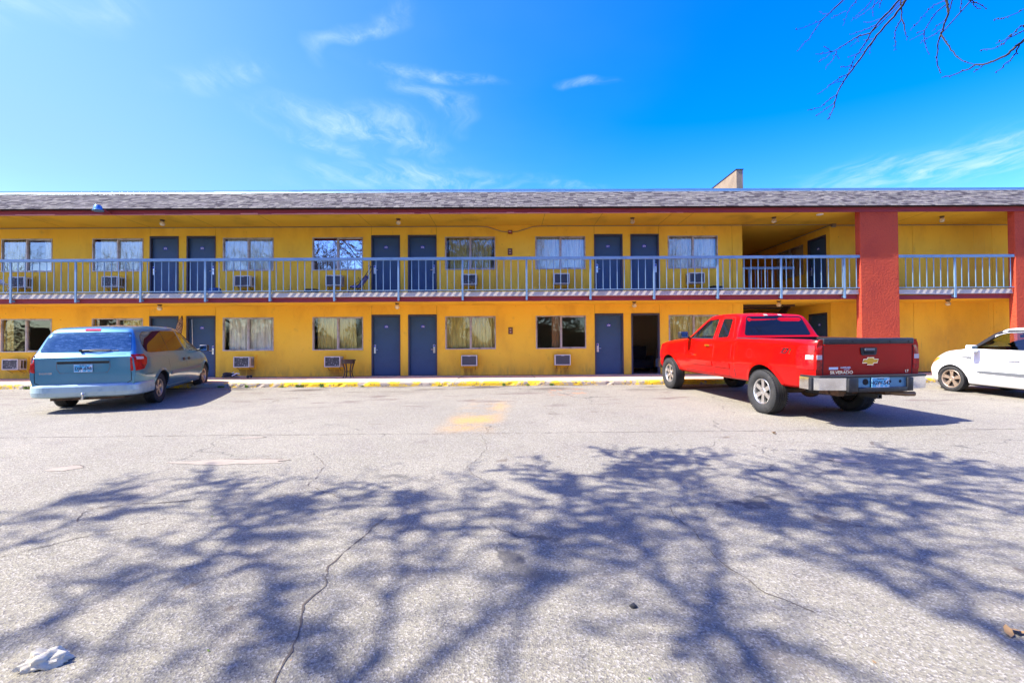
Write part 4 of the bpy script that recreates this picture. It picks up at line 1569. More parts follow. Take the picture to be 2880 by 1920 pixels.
def loft(keys, ys, rad):
    """keys: dict zb, wb, zm, wm, zs, ws, zt, wt, crown -> list of (y, v). Returns bmesh of the closed body"""
    bm = bmesh.new()
    rows = []
    for y in ys:
        g_ = {k: interp(v, y) for k, v in keys.items()}
        pts = [(0, g_['zb']), (g_['wb'], g_['zb']), (g_['wm'], g_['zm']), (g_['ws'], g_['zs']), (g_['wt'], g_['zt']), (0, g_['zt'] + g_['crown'])]
        half = fillet_poly(pts, [0, *rad, 0])
        ring = [(p.x, p.y) for p in half] + [(-p.x, p.y) for p in half[-2:0:-1]]
        rows.append([bm.verts.new((x, y, z)) for x, z in ring])
    n = len(rows[0])
    for i in range(len(rows) - 1):
        for j in range(n):
            bm.faces.new((rows[i][j], rows[i][(j + 1) % n], rows[i + 1][(j + 1) % n], rows[i + 1][j]))
    for row in (rows[0], rows[-1]):
        h = n // 2
        bm.faces.new((row[0], row[1], row[n - 1]))
        for j in range(1, h - 1):
            bm.faces.new((row[j], row[j + 1], row[n - j - 1], row[n - j]))
        bm.faces.new((row[h - 1], row[h], row[h + 1]))
    bmesh.ops.recalc_face_normals(bm, faces=bm.faces[:])
    return bm


def spread_y(a, b, step, extra):
    ys_ = set()
    n = int((b - a) / step)
    for i in range(n + 1):
        ys_.add(round(a + (b - a) * i / n, 4))
    for e in extra:
        ys_ = {v for v in ys_ if abs(v - e) > .02} | {e}
    return sorted(ys_)


def cut(bm, mats, cutters, name, parent, smooth=32):
    """subtract closed cutter meshes; their faces take slot 1. Returns the object"""
    me = bpy.data.meshes.new(name)
    bm.to_mesh(me)
    bm.free()
    for m in mats:
        me.materials.append(MATS[m])
    o = bpy.data.objects.new(name, me)
    COL.objects.link(o)
    tmp = []
    for c in cutters:
        cm = c.mesh('cut', mats)
        co = bpy.data.objects.new('cut', cm)
        COL.objects.link(co)
        tmp.append(co)
        md = o.modifiers.new('b', 'BOOLEAN')
        md.operation = 'DIFFERENCE'
        md.solver = 'EXACT'
        md.object = co
    dg = bpy.context.evaluated_depsgraph_get()
    new = bpy.data.meshes.new_from_object(o.evaluated_get(dg))
    o.modifiers.clear()
    o.data = new
    new.name = name
    for co in tmp:
        bpy.data.objects.remove(co)
    new.polygons.foreach_set('use_smooth', [True] * len(new.polygons))
    new.set_sharp_from_angle(angle=R(smooth))
    o.parent = parent
    return o


class Car:
    def __init__(s, root, bm):
        s.root = root
        s.bvh = BVHTree.FromBMesh(bm)

    def hit(s, plane, u, v):
        if plane == 'L':
            o, d = Vector((-3, u, v)), Vector((1, 0, 0))
        elif plane == 'Rt':
            o, d = Vector((3, u, v)), Vector((-1, 0, 0))
        elif plane == 'B':
            o, d = Vector((u, -6, v)), Vector((0, 1, 0))
        elif plane == 'F':
            o, d = Vector((u, 9, v)), Vector((0, -1, 0))
        else:
            o, d = Vector((u, v, 5)), Vector((0, 0, -1))
        p, nr, _, _ = s.bvh.ray_cast(o, d)
        return p, nr, d

    def patch(s, name, mats, polys, plane, off=.004, thick=.02, res=.09, parent=None, smooth=40, geo=None, fillet=0, inner=None):
        """polygons in a projection plane wrapped on to the body, raised by off, edges turned in by thick"""
        mb = MB()
        for pi, poly in enumerate(polys):
            if fillet:
                poly = [tuple(p) for p in fillet_poly(poly, fillet, 5, True)]
            # densify the outline
            bd = []
            n = len(poly)
            for i in range(n):
                a, b = Vector(poly[i]), Vector(poly[(i + 1) % n])
                k = max(1, int((b - a).length / res))
                for q in range(k):
                    bd.append(a.lerp(b, q / k))
            us, vs_ = [p.x for p in bd], [p.y for p in bd]
            pts = list(bd)
            x = min(us) + res * .5
            while x < max(us):
                y = min(vs_) + res * .5
                while y < max(vs_):
                    if all((Vector((x, y)) - q).length > res * .45 for q in bd):
                        pts.append(Vector((x, y)))
                    y += res
                x += res
            ne = len(bd)
            r = geometry.delaunay_2d_cdt(pts, [], [list(range(ne))], 1, 1e-5)
            ov, of = r[0], r[2]
            live = sorted({i for f in of for i in f})
            remap = {i: k for k, i in enumerate(live)}
            ov, of = [ov[i] for i in live], [[remap[i] for i in f] for f in of]
            hits = [s.hit(plane, p.x, p.y) for p in ov]
            good = [h for h in hits if h[0] is not None]
            if not good:
                continue
            vs3, nrm = [], []
            for p, h in zip(ov, hits):
                if h[0] is None:
                    q = min(good, key=lambda g: (g[0] - (h[2] * 0 + {'L': Vector((0, p.x, p.y)), 'Rt': Vector((0, p.x, p.y)), 'B': Vector((p.x, 0, p.y)), 'F': Vector((p.x, 0, p.y)), 'T': Vector((p.x, p.y, 0))}[plane])).length)
                    base = q[0].copy()
                    if plane in ('L', 'Rt'):
                        base.y, base.z = p.x, p.y
                    elif plane in ('B', 'F'):
                        base.x, base.z = p.x, p.y
                    else:
                        base.x, base.y = p.x, p.y
                    vs3.append(base - h[2] * off)
                else:
                    vs3.append(h[0] - h[2] * off)
            d = hits[0][2]
            edges = {}
            for f in of:
                for a, b in zip(f, list(f[1:]) + [f[0]]):
                    e = (min(a, b), max(a, b))
                    edges[e] = edges.get(e, 0) + 1
            nv = len(vs3)
            allv = vs3 + [v + d * thick for v in vs3]
            fs = [tuple(f) for f in of]
            if thick > 0:
                fs += [(a, b, b + nv, a + nv) for (a, b), c in edges.items() if c == 1]
            mb.add(allv if thick > 0 else vs3, fs, pi if isinstance(mats, (list, tuple)) and len(mats) > pi else 0)
        return mb.build(name, mats, parent or s.root, smooth)

    def line(s, name, mat_, path, plane, w=.010, off=.0015, parent=None):
        polys = []
        for a, b in zip(path[:-1], path[1:]):
            a, b = Vector(a), Vector(b)
            d = (b - a).normalized() * .5 * w
            nn = Vector((-d.y, d.x))
            polys.append([a - d * .3 + nn, a - d * .3 - nn, b + d * .3 - nn, b + d * .3 + nn])
        return s.patch(name, mat_, [[tuple(p) for p in q] for q in polys], plane, off, 0, .12, parent)

    def text(s, name, mat_, body, size, plane, u, v, bold=.001, squeeze=1., slant=0., off=.004, parent=None):
        vs, fs = text_geo(body, size, bold, 0, squeeze)
        sg = {'L': -1, 'Rt': 1, 'B': 1, 'F': -1}[plane]
        out = []
        for (x, y, z) in vs:
            p, nr, d = s.hit(plane, u + sg * (x + slant * y), v + y)
            if p is None:
                p = Vector((0, 0, 0))
            out.append(p - d * off)
        return MB().add(out, fs).build(name, mat_, parent or s.root)


def wheel_meshes(rt, wt, rr, spokes, rim_mat, pair=False, tread=True):
    """tyre, rim and hub meshes about the x axis; outer face towards +x"""
    h = wt / 2
    ty = MB().lathe([(rr - .006, -h * .72), (rr + .01, -h * .86), (rr + (rt - rr) * .45, -h), (rt - .030, -h * .93), (rt - .008, -h * .80), (rt, -h * .6), (rt, -h * .36),
                     (rt - .010, -h * .34), (rt - .010, -h * .28), (rt, -h * .26), (rt, -h * .05), (rt - .010, -h * .03), (rt - .010, h * .03), (rt, h * .05),
                     (rt, h * .26), (rt - .010, h * .28), (rt - .010, h * .34), (rt, h * .36), (rt, h * .6), (rt - .008, h * .80), (rt - .030, h * .93),
                     (rr + (rt - rr) * .45, h), (rr + .01, h * .86), (rr - .006, h * .72)], 56, 'X')
    if tread:
        # cross sipes: small raised shoulder blocks
        for k in range(56):
            a = 2 * math.pi * k / 56
            Mx = Matrix.Rotation(a, 4, 'X')
            for sx in (-1, 1):
                ty.box(sx * h * .82 - h * .09, sx * h * .82 + h * .09, -.008, .008, rt - .016, rt + .001, 0, Mx)
    tyre = ty.mesh('tyre', 'tyre', 35)
    rm = MB()
    d = h * .72
    rm.lathe([(rr + .008, d * 1.03), (rr - .004, d * 1.12), (rr - .018, d * 1.05), (rr - .028, d * .7), (rr - .035, -d)], 48, 'X')
    rm.lathe([(.0005, d * .93), (.045, d * .93), (.062, d * .82), (.07, d * .55)], 20, 'X')
    for k in range(spokes):
        a0 = 2 * math.pi * k / spokes
        for da in ((-.13, .13) if pair else (0,)):
            Mx = Matrix.Rotation(a0 + da, 4, 'X')
            w0, w1 = (.020, .019) if pair else (.034, .040)
            r0, r1 = .05, rr - .012
            xa, xb = d * .80, d * .90
            vs = [(xa, -w0, r0), (xa, w0, r0), (xb, w1, r1), (xb, -w1, r1), (xa - .035, -w0 * .8, r0), (xa - .035, w0 * .8, r0), (xb - .045, w1 * .9, r1), (xb - .045, -w1 * .9, r1)]
            rm.add(vs, [(0, 1, 2, 3), (4, 7, 6, 5), (0, 3, 7, 4), (1, 5, 6, 2), (0, 4, 5, 1), (2, 6, 7, 3)], 0, Mx)
    rim = rm.mesh('rim', rim_mat, 40)
    hb = MB().lathe([(.0005, d * .18), (rr - .03, d * .18), (rr - .03, -d)], 32, 'X', 0)
    hb.lathe([(.0005, -d * .95), (rr - .02, -d * .95)], 32, 'X', 0)
    for k in range(5):
        a = 2 * math.pi * k / 5
        hb.box(d * .80, d * .97, -.009, .009, .034, .05, 1, Matrix.Rotation(a, 4, 'X'))
    hub = hb.mesh('wheel', ['gap_dark', 'steel'], 40)
    return hub, tyre, rim


def put_wheels(root, ms, rt, track, wb, steer=0):
    for yy in (0, wb):
        for sx in (-1, 1):
            w = link('wheel', ms[0], root, (sx * track / 2, yy, rt), (random.uniform(0, 6), 0, 0))
            w.rotation_euler = (0, 0, R(180) if sx < 0 else 0)
            if yy > 0:
                w.rotation_euler.z += R(steer)
            link('tyre', ms[1], w)
            link('rim', ms[2], w)


def arch_cut(y, z, r, x0, x1):
    a = MB()
    for s in (-1, 1):
        n = 40
        ring = [(y + r * math.cos(2 * math.pi * k / n), z + r * math.sin(2 * math.pi * k / n)) for k in range(n)]
        xa, xb = (x0, x1) if s > 0 else (-x1, -x0)
        a.prism(ring, 'X', xa, xb, 1)
    return a


def arch_lip(mb, car, y, z, r, w, out=.012, a0=-8, a1=188, sx=-1):
    """raised lip that follows the wheel opening"""
    n = 30
    pl = 'L' if sx < 0 else 'Rt'
    A, B = [], []
    a0, a1 = max(a0, 14), min(a1, 166)
    for k in range(n + 1):
        a = R(a0 + (a1 - a0) * k / n)
        for lst, rr in ((A, r), (B, r + w)):
            p, nr, d = car.hit(pl, y + rr * math.cos(a), z + rr * math.sin(a))
            if p is None or abs(p.x) < .72:
                p = lst[-1].copy() + d * .01 if lst else Vector((sx * .96, y + rr * math.cos(a), z + rr * math.sin(a)))
            lst.append(p - d * (out if lst is A else .002))
    for k in range(n):
        mb.quad(A[k], A[k + 1], B[k + 1], B[k])
        i0, i1 = A[k] - Vector((sx * .05, 0, 0)), A[k + 1] - Vector((sx * .05, 0, 0))
        mb.quad(A[k], A[k + 1], i1, i0)


def car_root(name, label, cat, x, y, yaw):
    o = thing(name, label, cat, (x, y, gz(y)), (0, 0, 0))
    o.rotation_mode = 'QUATERNION'
    o.rotation_quaternion = (Matrix.Rotation(math.atan(SL), 3, 'X') @ Matrix.Rotation(R(yaw), 3, 'Z')).to_quaternion()
    return o


def plate(root, num, x, y, z, tilt=0, state='OKLAHOMA'):
    p = MB()
    p.bbox(-.152, .152, -.004, .004, -.076, .076, .003, 0)
    vs, fs = text_geo(num, .088, .0016, .001, .92)
    p.add(vs, fs, 1, Matrix.Translation((0, -.0052, -.008)) @ FACE)
    vs, fs = text_geo(state, .022, .0006, .001)
    p.add(vs, fs, 1, Matrix.Translation((0, -.0052, .056)) @ FACE)
    for s in (-1, 1):
        p.box(-.15, .15, -.0046, -.0041, s * .0735 - .0022, s * .0735 + .0022, 2)
        p.box(s * .1495 - .002, s * .1495 + .002, -.0046, -.0041, -.071, .071, 2)
    o = p.build('licence_plate', ['licence_plate_blue', 'ink_navy', 'white_paint'], root, None, (x, y, z), (R(tilt), 0, 0))
    return o


def door_mirror(root, mats, x, y, z, sx, face):
    m = MB()
    m.bbox(-.11, .11, -.06, .07, -.085, .085, .03, 0)
    o = m.build('door_mirror', mats, root, 50, (x + sx * .17, y, z), (0, 0, R(-8 * sx)))
    MB().bbox(-.09, .09, -.066, -.058, -.068, .068, .004).build('mirror_glass', face, o)
    MB().tube([(-sx * .02, .01, -.03), (-sx * .20, .05, -.06)], [.035, .03], 8).build('arm', 'trim_black', o, 50)
    return o


# ------------------------------------------------------------------ the red pickup
def pickup():
    WB = 3.645
    root = car_root('pickup_truck', 'red extended-cab pickup truck with chrome rear bumper parked nose to the kerb', 'pickup', 5.83, 8.93, 6.8)
    root.scale = (1.042, 1.042, 1.042)
    K = dict(
        zb=[(-1.2, .60), (-.55, .55), (3.3, .50), (4.2, .50), (4.6, .56)],
        wb=[(-1.2, .86), (-1.0, .90), (3.9, .90), (4.35, .80), (4.6, .60)],
        zm=[(-1.2, .86), (4.6, .82)],
        wm=[(-1.2, .925), (-1.13, .965), (-.98, .992), (0, 1.0), (.84, .985), (2.9, .985), (3.6, 1.0), (4.2, .97), (4.45, .86), (4.6, .70)],
        zs=[(-1.2, 1.30), (.84, 1.31), (.87, 1.31), (2.9, 1.275), (3.4, 1.235), (4.2, 1.15), (4.5, 1.05), (4.6, .93)],
        ws=[(-1.2, .90), (-1.13, .94), (-.98, .965), (.84, .955), (.87, .935), (2.9, .93), (3.6, .93), (4.2, .90), (4.45, .80), (4.6, .66)],
        zt=[(-1.2, 1.365), (.84, 1.375), (.87, 1.42), (1.02, 1.80), (1.12, 1.835), (1.6, 1.862), (2.1, 1.845), (2.3, 1.77), (2.98, 1.315), (3.05, 1.30), (3.5, 1.28), (4.2, 1.20), (4.5, 1.08), (4.6, .95)],
        wt=[(-1.2, .865), (-1.13, .905), (-.98, .93), (.84, .92), (.87, .88), (1.02, .70), (1.12, .675), (2.1, .66), (2.3, .68), (2.98, .82), (3.6, .80), (4.2, .76), (4.5, .66), (4.6, .56)],
        crown=[(-1.2, .0), (.84, .0), (.87, .004), (1.12, .022), (2.1, .024), (2.9, .02), (4.2, .03), (4.6, .02)])
    ys_ = spread_y(-1.2, 4.6, .12, [-1.2, -1.165, -1.13, -1.05, .84, .87, .93, 1.02, 1.07, 1.12, 2.98, 3.05, 4.5, 4.56, 4.6])
    bm = loft(K, ys_, [.05, .22, .05, .07])
    car = Car(root, bm)
    cuts = [arch_cut(0, .42, .475, .60, 1.2), arch_cut(WB, .42, .465, .60, 1.2)]
    c = MB().box(-.80, .80, -1.13, .79, .93, 1.6, 1)
    cuts.append(c)
    FWIN = [(1.70, 1.345), (2.72, 1.345), (2.20, 1.735), (1.78, 1.765)]
    fw = MB().prism(fillet_poly(FWIN, .05, 4, True), 'X', -1.2, 1.2, 1)
    cuts.append(fw)
    cuts.append(MB().prism([(1.05, 1.0), (1.05, 1.66), (1.16, 1.80), (2.10, 1.80), (2.26, 1.73), (2.84, 1.345), (2.84, 1.0)], 'X', -.60, .60, 1))
    cuts.append(MB().prism([(-.72, 1.37), (.72, 1.37), (.58, 1.745), (-.58, 1.745)], 'Y', 2.0, 3.4, 1))
    body = cut(bm, ['paint_red', 'gap_dark'], cuts, 'body', root)
    # windows
    for pl in ('L', 'Rt'):
        car.patch('front_window', 'glass_green', [FWIN], pl, -.008, 0, .12, fillet=.05)
        car.patch('rear_side_window', 'glass_dark', [[(1.16, 1.372), (1.53, 1.355), (1.60, 1.765), (1.27, 1.755)]], pl, .004, .02, .1, fillet=.05)
        car.patch('window_seal', 'trim_black', [[(1.68, 1.322), (2.80, 1.322), (2.80, 1.346), (1.68, 1.346)]], pl, .006, .01, .12)
    # seats and wheel seen through the front window
    for sx in (-1, 1):
        st_ = MB()
        st_.bbox(sx * .38 - .2, sx * .38 + .2, 1.62, 1.74, 1.0, 1.60, .04)
        st_.bbox(sx * .38 - .12, sx * .38 + .12, 1.66, 1.74, 1.59, 1.74, .03)
        st_.build('seat', 'trim_grey', root, 40)
    car.patch('rear_window', 'glass_violet', [[(-.735, 1.412), (.735, 1.412), (.605, 1.80), (-.605, 1.80)]], 'B', .004, .02, .1, fillet=.06)
    car.patch('windscreen', 'glass_green', [[(-.76, 1.36), (.76, 1.36), (.60, 1.76), (-.60, 1.76)]], 'F', .004, 0, .1, fillet=.06)
    car.patch('roof_lamp', ['lamp_red'], [[(-.20, 1.812), (.20, 1.812), (.20, 1.845), (-.20, 1.845)]], 'B', .014, .03, .1)
    for sx in (-1, 1):
        car.patch('roof_lamp_lens', ['lamp_clear'], [[(sx * .16 - .035, 1.815), (sx * .16 + .035, 1.815), (sx * .16 + .035, 1.842), (sx * .16 - .035, 1.842)]], 'B', .018, .02, .1)
    # tailgate
    car.line('panel_gap', 'gap_dark', [(-.795, .80), (-.795, 1.30)], 'B', .016)
    car.line('panel_gap', 'gap_dark', [(.795, .80), (.795, 1.30)], 'B', .016)
    car.line('panel_gap', 'gap_dark', [(-.80, .80), (.80, .80)], 'B', .02)
    tg = MB()
    tg.bbox(-.80, .80, -1.225, -1.12, 1.29, 1.385, .014)
    cap = tg.build('tailgate_cap', 'trim_black', root, 40)
    dots = MB()
    for x in (-.70, -.30, .36, .70):
        dots.lathe([(.0005, -1.2275), (.014, -1.2275), (.014, -1.224)], 10, 'Y', 0, Matrix.Translation((x, 0, 1.332)))
    dots.build('screw', 'gap_dark', cap)
    car.patch('tailgate_spoiler', 'paint_red', [[(-.79, 1.28), (.79, 1.28), (.79, 1.292), (-.79, 1.292)]], 'B', .03, .03, .2)
    hd = car.patch('tailgate_handle', 'trim_black', [[(-.13, 1.115), (.13, 1.115), (.15, 1.235), (-.15, 1.235)]], 'B', .016, .02, .1, fillet=.03)
    MB().box(-.085, .085, -1.222, -1.216, 1.135, 1.185).build('recess', 'gap_dark', hd)
    MB().bbox(-.088, .088, -1.236, -1.214, 1.185, 1.222, .006).build('pull', 'trim_grey', hd)
    # bow tie emblem: long bar with a taller middle block, slanted ends
    def tie(k):
        return [(-.135 - k, -.024 - k), (-.052, -.024 - k), (-.056 - k * .4, -.052 - k), (.045 + k, -.052 - k), (.050 + k, -.024 - k), (.115 + k, -.024 - k),
                (.135 + k * 1.3, .026 + k), (.056 + k, .026 + k), (.058 + k, .052 + k), (-.045 - k, .052 + k), (-.050 - k, .026 + k), (-.112 - k, .026 + k)]
    e1 = car.patch('emblem', 'chrome', [[(u + .03, v + 1.02) for u, v in tie(.010)]], 'B', .012, .016, .2)
    car.patch('emblem_face', 'gold_badge', [[(u + .03, v + 1.02) for u, v in tie(-.001)]], 'B', .017, .004, .2, parent=e1)
    car.text('name_badge', 'chrome', 'SILVERADO', .070, 'B', -.47, .845, .0022, 1.12)
    car.text('trim_badge', 'chrome', 'LT', .055, 'B', .70, .85, .002, 1.1)
    car.patch('sticker', ['white_paint'], [[(-.69, .893), (-.53, .893), (-.53, .932), (-.69, .932)]], 'B', .003, 0, .2)
    car.text('dealer_lettering', 'white_paint', 'KNIPPELMIER', .036, 'B', -.40, .922, .001, .85)
    car.text('dealer_lettering', 'white_paint', 'CHEVROLET', .020, 'B', -.38, .892, .0006, .9)
    # tail lamps wrap the rear corner
    for pl, sx in (('L', -1), ('Rt', 1)):
        a = car.patch('tail_lamp', 'lamp_red', [[(-1.185, .895), (-.885, .895), (-.865, 1.14), (-.90, 1.25), (-1.0, 1.275), (-1.185, 1.275)]], pl, .010, .02, .07)
        car.patch('reversing_lens', 'lamp_clear', [[(-1.175, 1.055), (-1.06, 1.055), (-1.06, 1.125), (-1.175, 1.125)]], pl, .014, .01, .07, parent=a)
        x0, x1 = sorted((sx * .812, sx * .915))
        b = car.patch('tail_lamp', 'lamp_red', [[(x0, .895), (x1, .895), (x1, 1.27), (x0, 1.27)]], 'B', .010, .02, .07)
        car.patch('reversing_lens', 'lamp_clear', [[(x0 + .008, 1.055), (x1 - .008, 1.055), (x1 - .008, 1.125), (x0 + .008, 1.125)]], 'B', .014, .01, .07, parent=b)
    # sides: door gaps, handle, molding, fuel flap, badges
    for pl in ('L', 'Rt'):
        car.line('panel_gap', 'gap_dark', [(2.86, 1.30), (2.88, .95), (2.82, .62)], pl, .012)
        car.line('panel_gap', 'gap_dark', [(1.64, 1.78), (1.62, 1.32), (1.62, .56)], pl, .012)
        car.line('panel_gap', 'gap_dark', [(.98, 1.33), (.98, .85), (1.10, .56)], pl, .010)
        car.line('panel_gap', 'gap_dark', [(.86, 1.31), (.86, .58)], pl, .018)
        car.line('panel_gap', 'gap_dark', [(.98, 1.37), (1.20, 1.78), (1.64, 1.80)], pl, .008)
        car.line('panel_gap', 'gap_dark', [(1.0, .57), (2.82, .57)], pl, .010)
        car.patch('bed_rail_cap', 'trim_black', [[(-1.19, 1.345), (.83, 1.352), (.83, 1.372), (-1.19, 1.366)]], pl, .006, .02, .2)
        car.patch('side_molding', 'paint_red', [[(1.66, .74), (2.76, .74), (2.76, .84), (1.66, .84)]], pl, .014, .02, .2)
        car.patch('side_molding', 'paint_red', [[(1.02, .74), (1.58, .74), (1.58, .84), (1.02, .84)]], pl, .014, .02, .2)
        h = car.patch('door_handle', 'chrome', [[(1.74, 1.165), (1.94, 1.165), (1.94, 1.20), (1.74, 1.20)]], pl, .035, .03, .1, fillet=.015)
        car.text('door_badge', 'chrome', 'SILVERADO', .045, pl, 2.42, .945, .001)
        fillp = [(.36 + .085 * math.cos(a * math.pi / 8), 1.08 + .085 * math.sin(a * math.pi / 8)) for a in range(17)]
        car.line('fuel_flap_gap', 'gap_dark', fillp, pl, .006)
        car.text('side_decal', 'chrome', 'Z71', .125, pl, -.62, 1.165, .004, 1.25, .25)
        car.text('side_decal', 'lamp_red', 'Z', .125, pl, -.62 + (.118 if pl == 'L' else -.118), 1.165, -.002, 1.25, .25, .0055)
    for yy, rr in ((0, .475), (WB, .465)):
        for sx in (-1, 1):
            lip = MB()
            arch_lip(lip, car, yy, .42, rr, .07, .016, sx=sx)
            lip.build('fender_lip', 'paint_red', root, 50)
    for sx in (-1, 1):
        door_mirror(root, 'trim_black', sx * .93, 2.68, 1.40, sx, 'mirror_face')
    # rear bumper
    def plan(x, o):
        return [(-x, -.98), (-x + .01, -1.20), (-x + .07, -1.30 - o), (-.50, -1.375 - o), (.50, -1.375 - o), (x - .07, -1.30 - o), (x - .01, -1.20), (x, -.98), (x - .08, -.98), (x - .10, -1.16), (-x + .10, -1.16), (-x + .08, -.98)]
    bumper = None
    for sx in (-1, 1):
        bp = MB()
        seg = [(sx * 1.0, -.96), (sx * 1.0, -1.20), (sx * .94, -1.30), (sx * .50, -1.378), (sx * .50, -1.20), (sx * .88, -1.14), (sx * .90, -.96)]
        bp.prism(seg, 'Z', .585, .775)
        bumper = bp.build('rear_bumper', 'chrome', root, 25)
    tp = MB()
    tp.prism(plan(1.005, .012), 'Z', .776, .806)
    tp.bbox(-.53, -.36, -1.41, -1.20, .56, .775, .012)
    tp.bbox(.50, .60, -1.41, -1.20, .56, .775, .012)
    tp.bbox(-.36, .50, -1.41, -1.20, .555, .625, .012)
    for sx in (-1, 1):
        tp.bbox(sx * .985 - .035, sx * .985 + .035, -1.235, -1.17, .575, .775, .01)
    tp.build('step_pad', 'trim_black', bumper, 30)
    MB().box(-.36, .50, -1.37, -1.36, .625, .775).build('plate_recess', 'fixture_blue', bumper)
    rc = MB()
    for xx, rr in ((-.21, .05), (.22, .022), (.40, .024)):
        rc.lathe([(.0005, -1.3725), (rr, -1.3725), (rr, -1.3695)], 14, 'Y', 0, Matrix.Translation((xx, 0, .71)))
    rc.build('socket', 'gap_dark', bumper)
    plate(root, 'HGW-547', .03, -1.392, .70)
    # underbody
    ub = MB()
    for sx in (-1, 1):
        ub.box(sx * .42 - .05, sx * .42 + .05, -1.15, 4.3, .46, .60)
    ub.tube([(-.75, 0, .42), (.75, 0, .42)], .06, 10)
    ub.sphere((0, 0, .42), (.17, .17, .15), 14, 8)
    ub.box(-.5, .5, -.98, -.86, .47, .57)
    ub.build('chassis', 'rust', root, 40)
    hr = MB()
    t = .012
    for (a, b, c2, d2) in ((-.035, .035, .44, .44 + t), (-.035, .035, .51 - t, .51), (-.035, -.035 + t, .44 + t, .51 - t), (.035 - t, .035, .44 + t, .51 - t)):
        hr.box(a + .06, b + .06, -1.36, -1.0, c2, d2)
    hr.build('hitch_receiver', 'trim_black', root)
    MB().tube([(.30, -.2, .50), (.42, -.9, .50), (.50, -1.05, .49), (.66, -1.22, .485), (.80, -1.24, .485)], .038, 12).build('exhaust_pipe', 'brown_exhaust', root, 50)
    sp = wheel_meshes(.385, .24, .22, 6, 'rust')
    so_ = link('spare_wheel', sp[1], root, (-.12, -.60, .55), (0, R(90), 0))
    # front end
    fb = MB()
    fb.prism([(-.98, 4.15), (-.95, 4.5), (-.6, 4.70), (.6, 4.70), (.95, 4.5), (.98, 4.15), (.88, 4.15), (.85, 4.42), (-.85, 4.42), (-.88, 4.15)], 'Z', .50, .72)
    fb.build('front_bumper', 'chrome', root, 25)
    for sx in (-1, 1):
        x0, x1 = sorted((sx * .45, sx * .66))
        car.patch('headlamp', 'lamp_clear', [[(x0, .82), (x1, .82), (x1, .95), (x0, .95)]], 'F', .012, .02, .1)
    car.patch('grille', 'gap_dark', [[(-.42, .72), (.42, .72), (.42, .95), (-.42, .95)]], 'F', .008, .02, .1)
    ms = wheel_meshes(.40, .27, .232, 6, 'rim_alloy', pair=False)
    put_wheels(root, ms, .40, 1.735, WB)
    return root


pickup()


